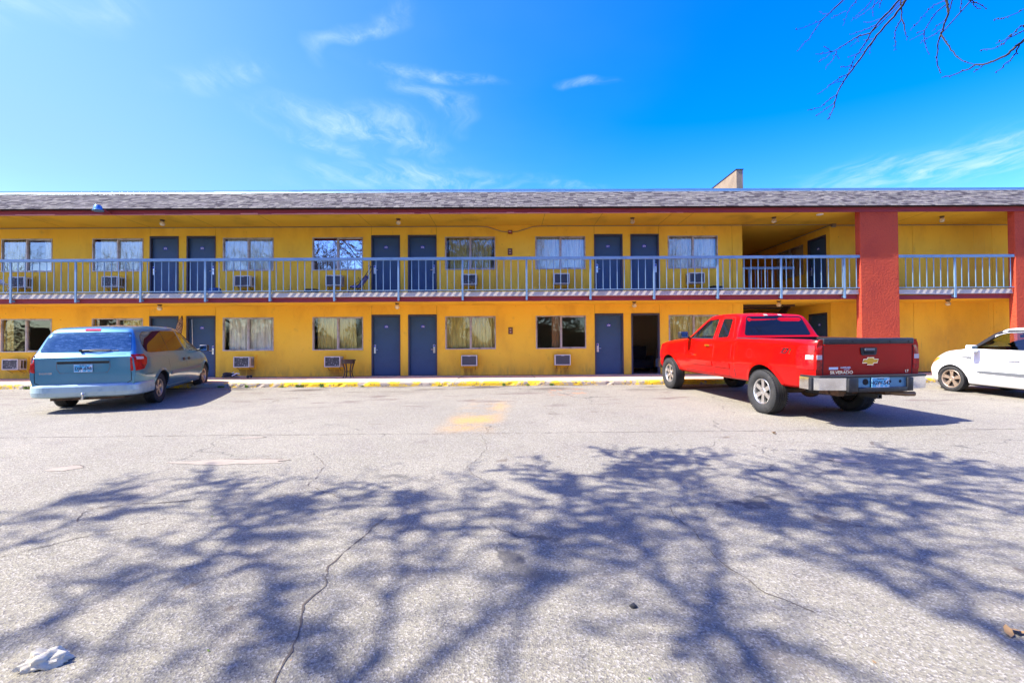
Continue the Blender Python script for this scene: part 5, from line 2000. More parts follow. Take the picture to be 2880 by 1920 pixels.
# ------------------------------------------------------------------ the blue minivan
def minivan():
    WB = 3.03
    root = car_root('minivan', 'pale silver-blue minivan with tinted rear glass parked at the kerb on the left', 'minivan', -8.93, 10.50, 17.0)
    K = dict(
        zb=[(-1.06, .44), (-.6, .30), (0, .26), (3.3, .25), (3.85, .30), (4.0, .38)],
        wb=[(-1.06, .80), (-.8, .88), (3.5, .88), (3.85, .66), (4.0, .45)],
        zm=[(-1.06, .72), (0, .66), (4.0, .58)],
        wm=[(-1.06, .885), (-1.0, .915), (-.85, .955), (-.5, .985), (.3, .998), (2.6, .995), (3.3, .96), (3.7, .84), (3.9, .66), (4.0, .48)],
        zs=[(-1.06, 1.07), (-.965, 1.12), (0, 1.13), (2.0, 1.10), (2.9, 1.03), (3.4, .94), (3.8, .80), (4.0, .66)],
        ws=[(-1.06, .835), (-1.0, .865), (-.85, .90), (-.4, .93), (2.0, .935), (2.9, .90), (3.4, .84), (3.8, .66), (4.0, .44)],
        zt=[(-1.06, 1.115), (-.965, 1.215), (-.70, 1.63), (-.62, 1.685), (-.45, 1.715), (.5, 1.75), (1.5, 1.73), (1.85, 1.69), (2.2, 1.53), (2.95, 1.10), (3.1, 1.05), (3.5, .95), (3.8, .84), (4.0, .69)],
        wt=[(-1.06, .815), (-.965, .80), (-.70, .71), (-.62, .685), (-.3, .675), (1.5, .665), (1.85, .66), (2.2, .68), (2.95, .80), (3.5, .70), (3.8, .54), (4.0, .38)],
        crown=[(-1.06, .0), (-.70, .02), (-.45, .03), (1.5, .035), (2.2, .04), (2.95, .045), (3.6, .05), (4.0, .03)])
    ys_ = spread_y(-1.06, 4.0, .10, [-1.06, -1.035, -1.01, -.985, -.965, -.94, -.70, -.66, -.62, -.53, -.45, 3.95, 4.0])
    bm = loft(K, ys_, [.06, .26, .06, .11])
    car = Car(root, bm)
    FW_ = [(1.60, 1.135), (2.72, 1.07), (2.30, 1.40), (1.96, 1.585), (1.56, 1.625)]
    cuts = [arch_cut(0, .345, .40, .62, 1.2), arch_cut(WB, .345, .40, .60, 1.2),
            MB().prism(fillet_poly(FW_, .05, 4, True), 'X', -1.2, 1.2, 1)]
    cuts.append(MB().prism([(1.3, .85), (1.3, 1.60), (1.80, 1.635), (2.20, 1.47), (2.82, 1.10), (2.82, .85)], 'X', -.60, .60, 1))
    cuts.append(MB().prism([(-.74, 1.13), (.74, 1.13), (.60, 1.60), (-.60, 1.60)], 'Y', 1.9, 3.6, 1))
    cut(bm, ['paint_silver_blue', 'gap_dark'], cuts, 'body', root)
    for sx in (-1, 1):
        st_ = MB()
        st_.bbox(sx * .38 - .22, sx * .38 + .22, 1.34, 1.48, .9, 1.38, .04)
        st_.bbox(sx * .38 - .12, sx * .38 + .12, 1.36, 1.46, 1.36, 1.54, .03)
        st_.build('seat', 'trim_grey', root, 40)
    RW_ = [(-.60, 1.20), (-.64, 1.36), (-.54, 1.55), (-.35, 1.625), (.4, 1.648), (1.46, 1.63), (1.50, 1.14), (.4, 1.165), (-.45, 1.17)]
    for pl in ('L', 'Rt'):
        car.patch('front_window', 'glass_green', [FW_], pl, -.008, 0, .12, fillet=.05)
        w = car.patch('rear_side_window', 'glass_dark', [RW_], pl, .005, .02, .09, fillet=.05)
        car.line('divider', 'gap_dark', [(.52, 1.165), (.54, 1.64)], pl, .014, .0065, parent=w)
    car.patch('rear_window', 'glass_film', [[(-.765, 1.225), (.765, 1.225), (.685, 1.625), (-.685, 1.625)]], 'B', .006, .02, .08, fillet=.05)
    car.patch('windscreen', 'glass_green', [[(-.76, 1.12), (.76, 1.12), (.61, 1.62), (-.61, 1.62)]], 'F', .004, 0, .1, fillet=.06)
    car.patch('brake_lamp', 'lamp_red', [[(-.14, 1.652), (.14, 1.652), (.13, 1.695), (-.13, 1.695)]], 'B', .012, .02, .08, fillet=.015)
    # wiper
    wp = MB()
    p0, _, _ = car.hit('B', -.08, 1.245)
    p1, _, _ = car.hit('B', .42, 1.255)
    p0, p1 = p0 + Vector((0, -.02, .0)), p1 + Vector((0, -.025, 0))
    wp.tube([p0, p0.lerp(p1, .5) + Vector((0, -.015, .012)), p1], [.014, .010, .007], 6)
    q0, q1 = p0.lerp(p1, .25), p1 + Vector((.13, .0, -.004))
    wp.tube([q0 + Vector((0, .008, -.012)), q1 + Vector((0, .008, -.012))], .008, 6)
    wp.lathe([(.0005, -.03), (.026, -.03), (.026, .02)], 12, 'Y', 0, Matrix.Translation(p0))
    wp.build('wiper', 'trim_black', root, 50)
    # liftgate details
    rec = car.patch('plate_recess', 'paint_silver_blue', [[(-.40, .80), (.40, .80), (.44, 1.03), (-.44, 1.03)]], 'B', .002, .0, .1, fillet=.06)
    car.patch('recess_shade', 'trim_black', [[(-.43, .985), (.43, .985), (.43, 1.04), (-.43, 1.04)]], 'B', .006, .006, .1, fillet=.02)
    hb = MB()
    hb.bbox(-.44, .44, -1.095, -1.055, 1.035, 1.06, .008)
    hb.build('handle_ledge', 'paint_silver_blue', root, 40)
    car.line('recess_edge', 'trim_grey', [(-.44, 1.02), (-.44, .90), (-.39, .80), (.39, .80), (.44, .90), (.44, 1.02)], 'B', .012)
    plate(root, 'DJR-698', .0, -1.078, .895)
    car.line('panel_gap', 'gap_dark', [(-.795, 1.17), (-.80, .62), (-.70, .56), (.70, .56), (.80, .62), (.795, 1.17)], 'B', .012)
    car.line('panel_gap', 'gap_dark', [(-.80, 1.17), (.80, 1.17)], 'B', .006)
    car.text('name_badge', 'chrome', 'GRAND CARAVAN', .050, 'B', -.30, 1.165, .001, 1.15)
    car.text('maker_badge', 'chrome', 'DODGE', .045, 'B', -.62, .80, .0015, 1.3)
    for pl, sx in (('L', -1), ('Rt', 1)):
        a = car.patch('tail_lamp', 'lamp_red', [[(-1.05, .82), (-.84, .84), (-.71, .95), (-.67, 1.07), (-.76, 1.15), (-1.05, 1.16)]], pl, .010, .02, .06)
        car.patch('reversing_lens', 'lamp_clear', [[(-1.0, 1.05), (-.80, 1.05), (-.80, 1.10), (-1.0, 1.11)]], pl, .014, .01, .06, parent=a)
        x0, x1 = sorted((sx * .79, sx * .882))
        b = car.patch('tail_lamp', 'lamp_red', [[(x0, .82), (x1, .82), (x1, 1.155), (x0, 1.155)]], 'B', .010, .02, .06)
        car.line('panel_gap', 'gap_dark', [(1.52, 1.13), (1.54, .36)], pl, .010)
        car.line('panel_gap', 'gap_dark', [(.48, 1.14), (.42, .95), (.46, .36)], pl, .010)
        car.line('panel_gap', 'gap_dark', [(2.66, 1.06), (2.72, .80), (2.60, .36)], pl, .010)
        car.line('panel_gap', 'gap_dark', [(-.90, .72), (-.42, .72)], pl, .010)
        car.patch('side_molding', 'trim_grey', [[(.50, .60), (2.50, .62), (2.50, .68), (.50, .68)]], pl, .016, .02, .2)
        for yy in (1.38, 1.72):
            h = car.patch('door_handle', 'trim_black', [[(yy - .085, .885), (yy + .085, .885), (yy + .085, .96), (yy - .085, .96)]], pl, .004, .01, .1, fillet=.03)
            MB().bbox(sx * 1.006 - .008, sx * 1.006 + .008, yy - .07, yy + .07, .915, .935, .004).build('lever', 'paint_silver_blue', h)
        car.patch('side_sill', 'paint_silver_blue', [[(.44, .27), (2.60, .27), (2.60, .33), (.44, .33)]], pl, .03, .05, .2)
    for yy in (0, WB):
        for sx in (-1, 1):
            lip = MB()
            arch_lip(lip, car, yy, .345, .40, .06, .02, sx=sx)
            lip.build('fender_lip', 'paint_silver_blue', root, 50)
    # rear bumper wraps round to the wheel arches
    bp = MB()
    outer = [(-.985, -.42), (-.985, -.80), (-.93, -1.03), (-.70, -1.17), (0, -1.21), (.70, -1.17), (.93, -1.03), (.985, -.80), (.985, -.42)]
    outer = [tuple(p) for p in fillet_poly(outer, .18, 4)]
    prof = [(-.02, .32), (.005, .34), (.018, .42), (.012, .53), (-.005, .562), (-.04, .575), (-.16, .58)]
    rows = []
    for (ox, oy) in outer:
        p = Vector((ox, oy))
        c = Vector((0, -.2))
        dirn = (p - c).normalized()
        rows.append([(p + dirn * (a - .03)).to_3d() + Vector((0, 0, z)) for a, z in [(-.10, .30)] + prof])
    for i in range(len(rows) - 1):
        for j in range(len(rows[0]) - 1):
            bp.quad(rows[i][j], rows[i + 1][j], rows[i + 1][j + 1], rows[i][j + 1])
    bp.build('rear_bumper', 'paint_silver_lit', root, 50)
    th = MB()
    th.tube([(.05, -1.02, .30), (.05, -1.26, .30)], .022, 8)
    th.tube([(.05, -1.24, .30), (.05, -1.24, .36)], .014, 8)
    th.sphere((.05, -1.24, .385), .028, 12, 8)
    th.build('tow_ball', 'steel', root, 60)
    ub = MB()
    ub.box(-.62, .62, -.95, 3.7, .24, .34)
    ub.tube([(-.7, 0, .33), (.7, 0, .33)], .04, 8)
    ub.tube([(.2, -.9, .27), (-.2, -.6, .27), (-.3, 1.0, .25)], .035, 8)
    ub.build('underbody', 'rust', root, 40)
    for sx in (-1, 1):
        m = door_mirror(root, 'trim_black', sx * .92, 2.50, 1.16, sx, 'mirror_face')
        x0, x1 = sorted((sx * .36, sx * .60))
    car.patch('bonnet_gap', 'gap_dark', [[(-.5, .78), (.5, .78), (.5, .79), (-.5, .79)]], 'F', .002, 0, .2)
    for sx in (-1, 1):
        x0, x1 = sorted((sx * .30, sx * .52))
        car.patch('headlamp', 'lamp_clear', [[(x0, .64), (x1, .66), (x1, .76), (x0, .74)]], 'F', .008, .02, .1)
    a0, _, _ = car.hit('T', .72, 2.78)
    MB().tube([a0, a0 + Vector((.03, -.10, .78))], [.006, .0035], 6).build('aerial', 'steel', root)
    ms = wheel_meshes(.342, .225, .20, 5, 'rim_brown', pair=True)
    put_wheels(root, ms, .342, 1.63, WB)
    return root


minivan()


# ------------------------------------------------------------------ the white crossover
def white_car():
    WB = 2.55
    root = car_root('compact_car', 'small white car with grey side strip parked nose to the kerb at the right edge', 'car', 12.28, 9.15, 6.0)
    K = dict(
        zb=[(-.72, .34), (-.4, .24), (0, .22), (2.6, .22), (3.1, .22), (3.36, .28)],
        wb=[(-.72, .66), (-.4, .80), (2.8, .80), (3.15, .66), (3.36, .46)],
        zm=[(-.72, .62), (3.36, .55)],
        wm=[(-.72, .78), (-.6, .86), (-.2, .892), (2.5, .892), (2.9, .86), (3.15, .76), (3.36, .52)],
        zs=[(-.72, .95), (0, 1.06), (1.5, 1.04), (2.2, 1.02), (2.7, .95), (3.1, .82), (3.36, .64)],
        ws=[(-.72, .74), (-.4, .82), (1.5, .845), (2.3, .83), (2.8, .76), (3.1, .64), (3.36, .42)],
        zt=[(-.72, 1.08), (-.64, 1.35), (-.5, 1.50), (.2, 1.585), (1.0, 1.60), (1.50, 1.575), (1.74, 1.50), (2.24, 1.11), (2.35, 1.075), (2.8, 1.0), (3.1, .88), (3.36, .68)],
        wt=[(-.72, .70), (-.5, .62), (.2, .625), (1.50, .62), (1.74, .63), (2.24, .745), (2.8, .66), (3.1, .54), (3.36, .36)],
        crown=[(-.72, .0), (-.3, .02), (1.3, .025), (2.2, .035), (2.9, .03), (3.36, .03)])
    ys_ = spread_y(-.72, 3.36, .09, [-.72, -.64, -.57, -.5, 1.50, 1.62, 1.74, 2.24, 2.28, 2.35, 3.3, 3.36])
    bm = loft(K, ys_, [.06, .22, .06, .09])
    car = Car(root, bm)
    W1 = [(1.02, 1.085), (2.09, 1.085), (1.68, 1.42), (1.50, 1.475), (1.02, 1.495)]
    W2 = [(-.25, 1.10), (.93, 1.085), (.93, 1.495), (-.15, 1.46)]
    cuts = [arch_cut(0, .315, .365, .56, 1.1), arch_cut(WB, .315, .365, .56, 1.1),
            MB().prism(fillet_poly(W1, .04, 4, True), 'X', -1.2, 1.2, 1),
            MB().prism(fillet_poly(W2, .04, 4, True), 'X', -1.2, 1.2, 1)]
    cuts.append(MB().prism([(-.3, .85), (-.3, 1.42), (.0, 1.52), (1.46, 1.535), (1.72, 1.45), (2.16, 1.11), (2.16, .85)], 'X', -.58, .58, 1))
    cuts.append(MB().prism([(-.70, 1.13), (.70, 1.13), (.59, 1.46), (-.59, 1.46)], 'Y', 1.55, 2.9, 1))
    bd = cut(bm, ['paint_white', 'gap_dark', 'trim_black'], cuts, 'body', root)
    for p in bd.data.polygons:
        if p.material_index == 0 and 1.68 < p.center.y < 2.30 and p.center.z > 1.10:
            p.material_index = 2
    for pl in ('L', 'Rt'):
        car.patch('front_window', 'glass_green', [W1], pl, -.008, 0, .12, fillet=.04)
        car.patch('rear_side_window', 'glass_green', [W2], pl, -.008, 0, .12, fillet=.04)
        car.patch('window_pillar', 'trim_black', [[(2.24, 1.06), (2.30, 1.075), (1.76, 1.495), (1.60, 1.535), (.98, 1.55), (.98, 1.505), (1.50, 1.485), (1.69, 1.43), (2.10, 1.09)],
                                                  ], pl, .006, .02, .09)
        car.patch('door_pillar', 'trim_black', [[(.935, 1.07), (1.015, 1.07), (1.015, 1.50), (.935, 1.50)]], pl, .006, .02, .09)
        car.line('panel_gap', 'gap_dark', [(2.14, 1.03), (2.20, .78), (2.08, .34)], pl, .008)
        car.line('panel_gap', 'gap_dark', [(.96, 1.07), (.94, .30)], pl, .008)
        car.patch('side_molding', 'trim_grey', [[(.95, .50), (1.90, .52), (1.97, .55), (1.90, .575), (.95, .575)]], pl, .014, .02, .15)
        car.patch('side_molding', 'trim_grey', [[(.42, .50), (.90, .50), (.90, .575), (.42, .575)]], pl, .014, .02, .15)
        car.patch('fender_vent', 'trim_grey', [[(2.10, .83), (2.42, .89), (2.10, .90)]], pl, .006, .01, .1)
        car.patch('door_handle', 'paint_white', [[(1.12, .85), (1.33, .85), (1.33, .885), (1.12, .885)]], pl, .035, .03, .1, fillet=.015)
        car.line('handle_shade', 'gap_dark', [(1.10, .845), (1.35, .845)], pl, .010)
    car.patch('windscreen', 'glass_green', [[(-.75, 1.085), (.75, 1.085), (.635, 1.505), (-.635, 1.505)]], 'F', .004, 0, .1, fillet=.05)
    car.patch('cowl', 'trim_black', [[(-.72, 1.085), (.72, 1.085), (.70, 1.115), (-.70, 1.115)]], 'F', .006, .02, .1)
    for pl in ('L', 'Rt'):
        a = car.patch('headlamp', 'lamp_clear', [[(2.86, .80), (3.00, .86), (2.92, .905), (3.18, .80), (3.27, .66), (3.16, .66), (2.98, .74)]], pl, .008, .02, .07)
        car.patch('indicator', 'lamp_amber', [[(2.90, .815), (3.02, .835), (3.14, .74), (3.16, .69), (3.02, .745)]], pl, .013, .01, .07, parent=a)
    for sx in (-1, 1):
        st_ = MB()
        st_.bbox(sx * .36 - .22, sx * .36 + .22, .75, .90, .9, 1.32, .04)
        st_.bbox(sx * .36 - .12, sx * .36 + .12, .80, .88, 1.30, 1.46, .03)
        st_.build('seat', 'trim_grey', root, 40)
    ms_ = MB()
    ms_.bbox(-.13, .13, 1.62, 1.66, 1.36, 1.43, .01)
    ms_.tube([(0, 1.66, 1.43), (0, 1.72, 1.47)], .012, 6)
    ms_.build('rear_view_mirror', 'trim_black', root, 40)
    for yy in (0, WB):
        for sx in (-1, 1):
            lip = MB()
            arch_lip(lip, car, yy, .315, .365, .05, .014, sx=sx)
            lip.build('fender_lip', 'paint_white', root, 50)
    for sx in (-1, 1):
        m = door_mirror(root, 'paint_white', sx * .84, 1.98, 1.10, sx, 'mirror_face')
    ub = MB()
    ub.box(-.6, .6, -.5, 3.1, .18, .28)
    ub.build('underbody', 'gap_dark', root)
    for sx in (-1, 1):
        car.patch('tail_lamp', 'lamp_red', [[(sx * .60, .80), (sx * .74, .80), (sx * .70, 1.08), (sx * .62, 1.08)]], 'B', .008, .02, .1)
    ms = wheel_meshes(.318, .215, .225, 5, 'rim_brown', pair=True)
    put_wheels(root, ms, .318, 1.575, WB, steer=0)
    return root


white_car()

# ------------------------------------------------------------------ bare trees behind and above the camera
def keep(p):
    """nothing hangs into the view below the canopy"""
    if p.y < .3:
        return abs(p.x) > 2.5 or p.y < -1.5 or p.z > 2.6
    if abs(p.x) > 1.18 * p.y + .8:
        return True
    return p.z > 1.75 + .80 * p.y


CLEAR = [True]


def lit_spot(p):
    """true where the shadow of p would fall on the open asphalt before the camera"""
    q = p - to_sun * ((p.z + .45) / to_sun.z)
    return q.y > 1.2 and abs(q.x) < 1.25 * q.y + 1.2 and q.y < 13


def grow(wood, tw, buds, p, d, L, r, lev, rnd, maxlev, bias, dense=False):
    if lev == maxlev - 2:
        dense = rnd.random() < .42
    seg = max(2, int(L / (.55 if lev < 2 else .28)))
    pts, rad = [p.copy()], [r]
    q = p.copy()
    dd = d.copy()
    for i in range(seg):
        w = .06 + .055 * lev
        dd = (dd + Vector((rnd.gauss(0, w), rnd.gauss(0, w), rnd.gauss(0, w) + .03 * (lev < 2))) + bias * .03).normalized()
        q = q + dd * (L / seg)
        if not keep(q) or (CLEAR[0] and lit_spot(q)):
            break
        pts.append(q.copy())
        rad.append(r * (1 - .62 * (i + 1) / seg))
    if len(pts) < 2:
        return
    (wood if lev < 3 else tw).tube(pts, rad, (9, 7, 5, 4, 3, 3)[min(lev, 5)], cap=False)
    if lev >= maxlev - 1:
        for i in range(1, len(pts)):
            for _ in range(9 if dense else 1):
                t = rnd.random()
                c = pts[i - 1].lerp(pts[i], t) + Vector((rnd.gauss(0, .02), rnd.gauss(0, .02), rnd.gauss(0, .02)))
                s_ = rnd.uniform(.014, .036)
                a = Vector((rnd.gauss(0, 1), rnd.gauss(0, 1), rnd.gauss(0, 1))).normalized() * s_
                b = a.orthogonal().normalized() * s_ * .7
                buds.add([c - a, c + b, c + a, c - b], [(0, 1, 2, 3)])
    if lev >= maxlev:
        return
    nch = (7, 6, 6, 5, 4)[min(lev, 4)]
    for k in range(nch):
        t = rnd.uniform(.30, 1.0) if lev else rnd.uniform(.45, 1.0)
        if k == 0:
            t = 1.0
        i = min(len(pts) - 2, int(t * (len(pts) - 1)))
        f = t * (len(pts) - 1) - i
        bp_ = pts[i].lerp(pts[i + 1], min(1, f))
        base = (pts[i + 1] - pts[i]).normalized()
        ax = base.orthogonal().normalized()
        ax = (Matrix.Rotation(rnd.uniform(0, 6.283), 3, base) @ ax)
        ang = rnd.uniform(.35, .95) * (.5 if k == 0 else 1)
        nd_ = (base * math.cos(ang) + ax * math.sin(ang) + bias * (.35 if lev < 2 else .12)).normalized()
        grow(wood, tw, buds, bp_, nd_, L * rnd.uniform(.52, .80), max(.0055, rad[i] * (rnd.uniform(.62, .86) if lev < 2 else rnd.uniform(.52, .74))), lev + 1, rnd, maxlev, bias, dense)


def tree(label, x, y, h, r, seed, bias, maxlev=5, lean=(0, 0)):
    rnd = random.Random(seed)
    root = thing('bare_tree', label, 'tree', (x, y, gz(y)), group='bare trees behind the car park')
    wood, tw, buds = MB(), MB(), MB()
    z0 = root.location.copy()
    grow(wood, tw, buds, Vector((x, y, gz(y) - .1)), Vector((lean[0], lean[1], 1)).normalized(), h * .42, r, 0, rnd, maxlev, Vector(bias))
    inv = Matrix.Translation(-z0)

    for mb in (wood, tw, buds):
        mb.v = [tuple(inv @ Vector(v)) for v in mb.v]
    wood.build('trunk', 'bark', root, 60)
    stuff(tw.build('twigs', 'twig', root))
    stuff(buds.build('buds', 'bud', root))
    return root

# twigs of the drooping limb at upper right: (radius at the thick end, points in metres)
BRANCH = [
    (0.006, [(4.896, 6.207, 6.045), (4.868, 6.38, 5.967), (4.844, 6.546, 5.933), (4.794, 6.731, 5.89), (4.726, 6.845, 5.833), (4.675, 6.9, 5.747), (4.615, 6.942, 5.633), (4.528, 6.956, 5.564), (4.441, 6.957, 5.454)]),
    (0.003, [(4.729, 6.839, 5.844), (4.642, 6.895, 5.83), (4.482, 6.914, 5.78), (4.375, 6.895, 5.743)]),
    (0.0025, [(4.782, 6.757, 5.886), (4.74, 6.807, 5.915), (4.709, 6.824, 5.966)]),
    (0.009, [(5.184, 5.572, 5.601), (5.058, 5.664, 5.431), (5.027, 5.811, 5.375), (5.025, 5.936, 5.348), (5.023, 6.067, 5.334), (5.02, 6.167, 5.308), (5.012, 6.265, 5.255), (5.005, 6.331, 5.178), (4.977, 6.407, 5.112), (4.945, 6.454, 5.054), (4.919, 6.489, 4.974), (4.886, 6.527, 4.848)]),
    (0.006, [(5.012, 6.265, 5.255), (4.953, 6.372, 5.293), (4.901, 6.419, 5.288), (4.811, 6.457, 5.233), (4.694, 6.458, 5.16), (4.588, 6.433, 5.108), (4.426, 6.369, 5.045), (4.283, 6.297, 4.985)]),
    (0.003, [(4.588, 6.433, 5.108), (4.482, 6.385, 5.128), (4.433, 6.361, 5.133)]),
    (0.003, [(4.588, 6.435, 5.101), (4.495, 6.408, 5.011), (4.35, 6.346, 4.907)]),
    (0.004, [(4.68, 6.459, 5.132), (4.636, 6.462, 5.031), (4.499, 6.427, 4.884)]),
    (0.0025, [(4.657, 6.46, 5.088), (4.725, 6.484, 5.044)]),
    (0.004, [(5.02, 6.167, 5.308), (4.994, 6.277, 5.328), (4.938, 6.37, 5.349), (4.855, 6.425, 5.343)]),
    (0.003, [(5.023, 6.067, 5.334), (5.007, 6.185, 5.369), (4.959, 6.303, 5.439)]),
    (0.003, [(4.944, 6.38, 5.298), (4.927, 6.416, 5.235), (4.864, 6.459, 5.183)]),
    (0.011, [(5.151, 5.47, 5.516), (5.056, 5.563, 5.377), (5.036, 5.723, 5.308), (5.04, 5.814, 5.27), (5.047, 5.982, 5.231), (5.045, 6.097, 5.202), (5.03, 6.218, 5.145), (4.987, 6.329, 5.047), (4.931, 6.39, 4.941), (4.826, 6.427, 4.789), (4.753, 6.43, 4.688), (4.69, 6.425, 4.584), (4.65, 6.423, 4.495), (4.62, 6.424, 4.394), (4.589, 6.423, 4.291), (4.535, 6.411, 4.183), (4.485, 6.392, 4.123)]),
    (0.004, [(4.65, 6.423, 4.495), (4.541, 6.383, 4.422), (4.414, 6.327, 4.328), (4.328, 6.287, 4.25), (4.191, 6.211, 4.182), (4.03, 6.115, 4.119)]),
    (0.004, [(4.611, 6.421, 4.385), (4.488, 6.372, 4.294), (4.359, 6.312, 4.191), (4.236, 6.248, 4.109)]),
    (0.004, [(4.81, 6.426, 4.788), (4.674, 6.4, 4.715), (4.52, 6.349, 4.599), (4.351, 6.272, 4.47), (4.217, 6.203, 4.375)]),
    (0.003, [(4.753, 6.43, 4.688), (4.641, 6.396, 4.655), (4.456, 6.319, 4.568)]),
    (0.004, [(4.888, 6.41, 4.888), (4.799, 6.408, 4.88), (4.676, 6.38, 4.856)]),
    (0.003, [(5.03, 6.218, 5.145), (4.992, 6.277, 5.178), (4.95, 6.315, 5.189)]),
    (0.003, [(4.987, 6.329, 5.047), (4.918, 6.37, 5.044), (4.784, 6.386, 4.997)]),
    (0.003, [(5.024, 6.246, 5.121), (5.021, 6.281, 5.058), (5.025, 6.305, 4.988)]),
    (0.006, [(4.985, 5.718, 5.631), (5.032, 5.794, 5.362), (5.052, 5.812, 5.243), (5.068, 5.831, 5.143), (5.075, 5.905, 5.095), (5.079, 5.951, 5.047), (5.096, 5.965, 4.947), (5.105, 5.969, 4.895), (5.11, 6.0, 4.847)]),
    (0.005, [(5.068, 5.831, 5.143), (5.086, 5.811, 5.029), (5.101, 5.807, 4.934), (5.113, 5.814, 4.866)]),
    (0.009, [(4.974, 5.122, 5.203), (5.041, 5.204, 4.913), (5.055, 5.207, 4.833), (5.066, 5.204, 4.759), (5.088, 5.263, 4.706), (5.106, 5.316, 4.658), (5.12, 5.357, 4.62), (5.136, 5.407, 4.574), (5.162, 5.45, 4.454), (5.187, 5.48, 4.323), (5.202, 5.459, 4.216)]),
    (0.006, [(5.12, 5.357, 4.62), (5.131, 5.313, 4.499), (5.141, 5.264, 4.37), (5.148, 5.2, 4.251), (5.158, 5.117, 4.146), (5.194, 5.045, 4.063)]),
    (0.004, [(5.053, 5.223, 4.868), (5.077, 5.363, 4.887), (5.09, 5.459, 4.845), (5.093, 5.525, 4.798), (5.099, 5.553, 4.747), (5.121, 5.566, 4.642), (5.155, 5.55, 4.505)]),
    (0.003, [(5.044, 5.213, 4.909), (5.061, 5.371, 4.979), (5.061, 5.479, 4.972), (5.049, 5.55, 4.923), (4.992, 5.616, 4.861)]),
    (0.003, [(5.109, 5.325, 4.653), (5.123, 5.444, 4.673), (5.118, 5.534, 4.684), (5.097, 5.602, 4.678)]),
    (0.003, [(5.094, 5.526, 4.792), (5.053, 5.6, 4.805)]),
    (0.003, [(5.099, 5.539, 4.763), (5.002, 5.645, 4.74)]),
    (0.003, [(5.08, 5.242, 4.726), (5.101, 5.354, 4.734), (5.113, 5.46, 4.727)]),
    (0.006, [(4.979, 5.011, 4.996), (5.03, 5.121, 4.85), (5.066, 5.204, 4.759)]),
    (0.01, [(5.907, 4.839, 4.568), (5.431, 4.626, 4.22), (5.194, 4.558, 4.016), (5.104, 4.575, 3.933), (5.076, 4.626, 3.898), (5.078, 4.737, 3.915), (5.106, 4.857, 3.956), (5.138, 4.99, 4.029), (5.166, 5.103, 4.045), (5.169, 5.249, 4.079), (5.098, 5.332, 4.092)]),
    (0.005, [(5.15, 4.559, 3.974), (5.139, 4.578, 3.904), (5.111, 4.611, 3.841), (5.096, 4.666, 3.812), (5.101, 4.735, 3.806)]),
    (0.004, [(5.415, 4.611, 4.272), (5.157, 4.523, 4.137), (5.107, 4.517, 4.118), (5.061, 4.542, 4.057), (5.038, 4.579, 4.04), (5.034, 4.673, 4.056)]),
    (0.004, [(5.426, 4.621, 4.237), (5.17, 4.536, 4.094), (5.059, 4.55, 4.042), (5.04, 4.63, 4.011), (5.055, 4.743, 4.043), (5.086, 4.877, 4.121)]),
    (0.003, [(5.372, 4.571, 4.411), (5.115, 4.483, 4.273), (5.0, 4.503, 4.221), (4.975, 4.565, 4.24), (4.976, 4.618, 4.273)]),
    (0.003, [(5.106, 4.857, 3.956), (5.127, 4.92, 3.956), (5.157, 5.022, 3.967)]),
    (0.005, [(5.097, 5.132, 4.999), (5.262, 5.158, 4.878), (5.407, 5.208, 4.875), (5.601, 5.298, 4.881)]),
    (0.003, [(5.269, 5.16, 4.88), (5.348, 5.192, 4.833), (5.458, 5.236, 4.836)]),
    (0.004, [(5.137, 5.113, 5.02), (5.166, 5.151, 4.873), (5.183, 5.183, 4.755)]),
    (0.004, [(4.966, 5.956, 5.689), (4.961, 6.173, 5.65), (4.953, 6.273, 5.611), (4.931, 6.356, 5.6), (4.884, 6.449, 5.551)]),
    (0.004, [(4.982, 5.894, 5.627), (4.981, 6.078, 5.564), (4.976, 6.177, 5.554), (4.957, 6.298, 5.558), (4.919, 6.399, 5.559)]),
    (0.003, [(4.949, 6.069, 5.765), (4.969, 6.132, 5.619), (4.976, 6.168, 5.561), (4.993, 6.197, 5.442)]),
    (0.004, [(4.919, 6.17, 5.859), (4.906, 6.366, 5.797), (4.89, 6.473, 5.759), (4.884, 6.535, 5.687), (4.875, 6.597, 5.589)]),
    (0.0025, [(4.872, 6.528, 5.756), (4.818, 6.618, 5.762), (4.774, 6.662, 5.748)]),
    (0.003, [(4.971, 5.996, 5.652), (4.987, 6.044, 5.538), (4.996, 6.082, 5.47)]),
]

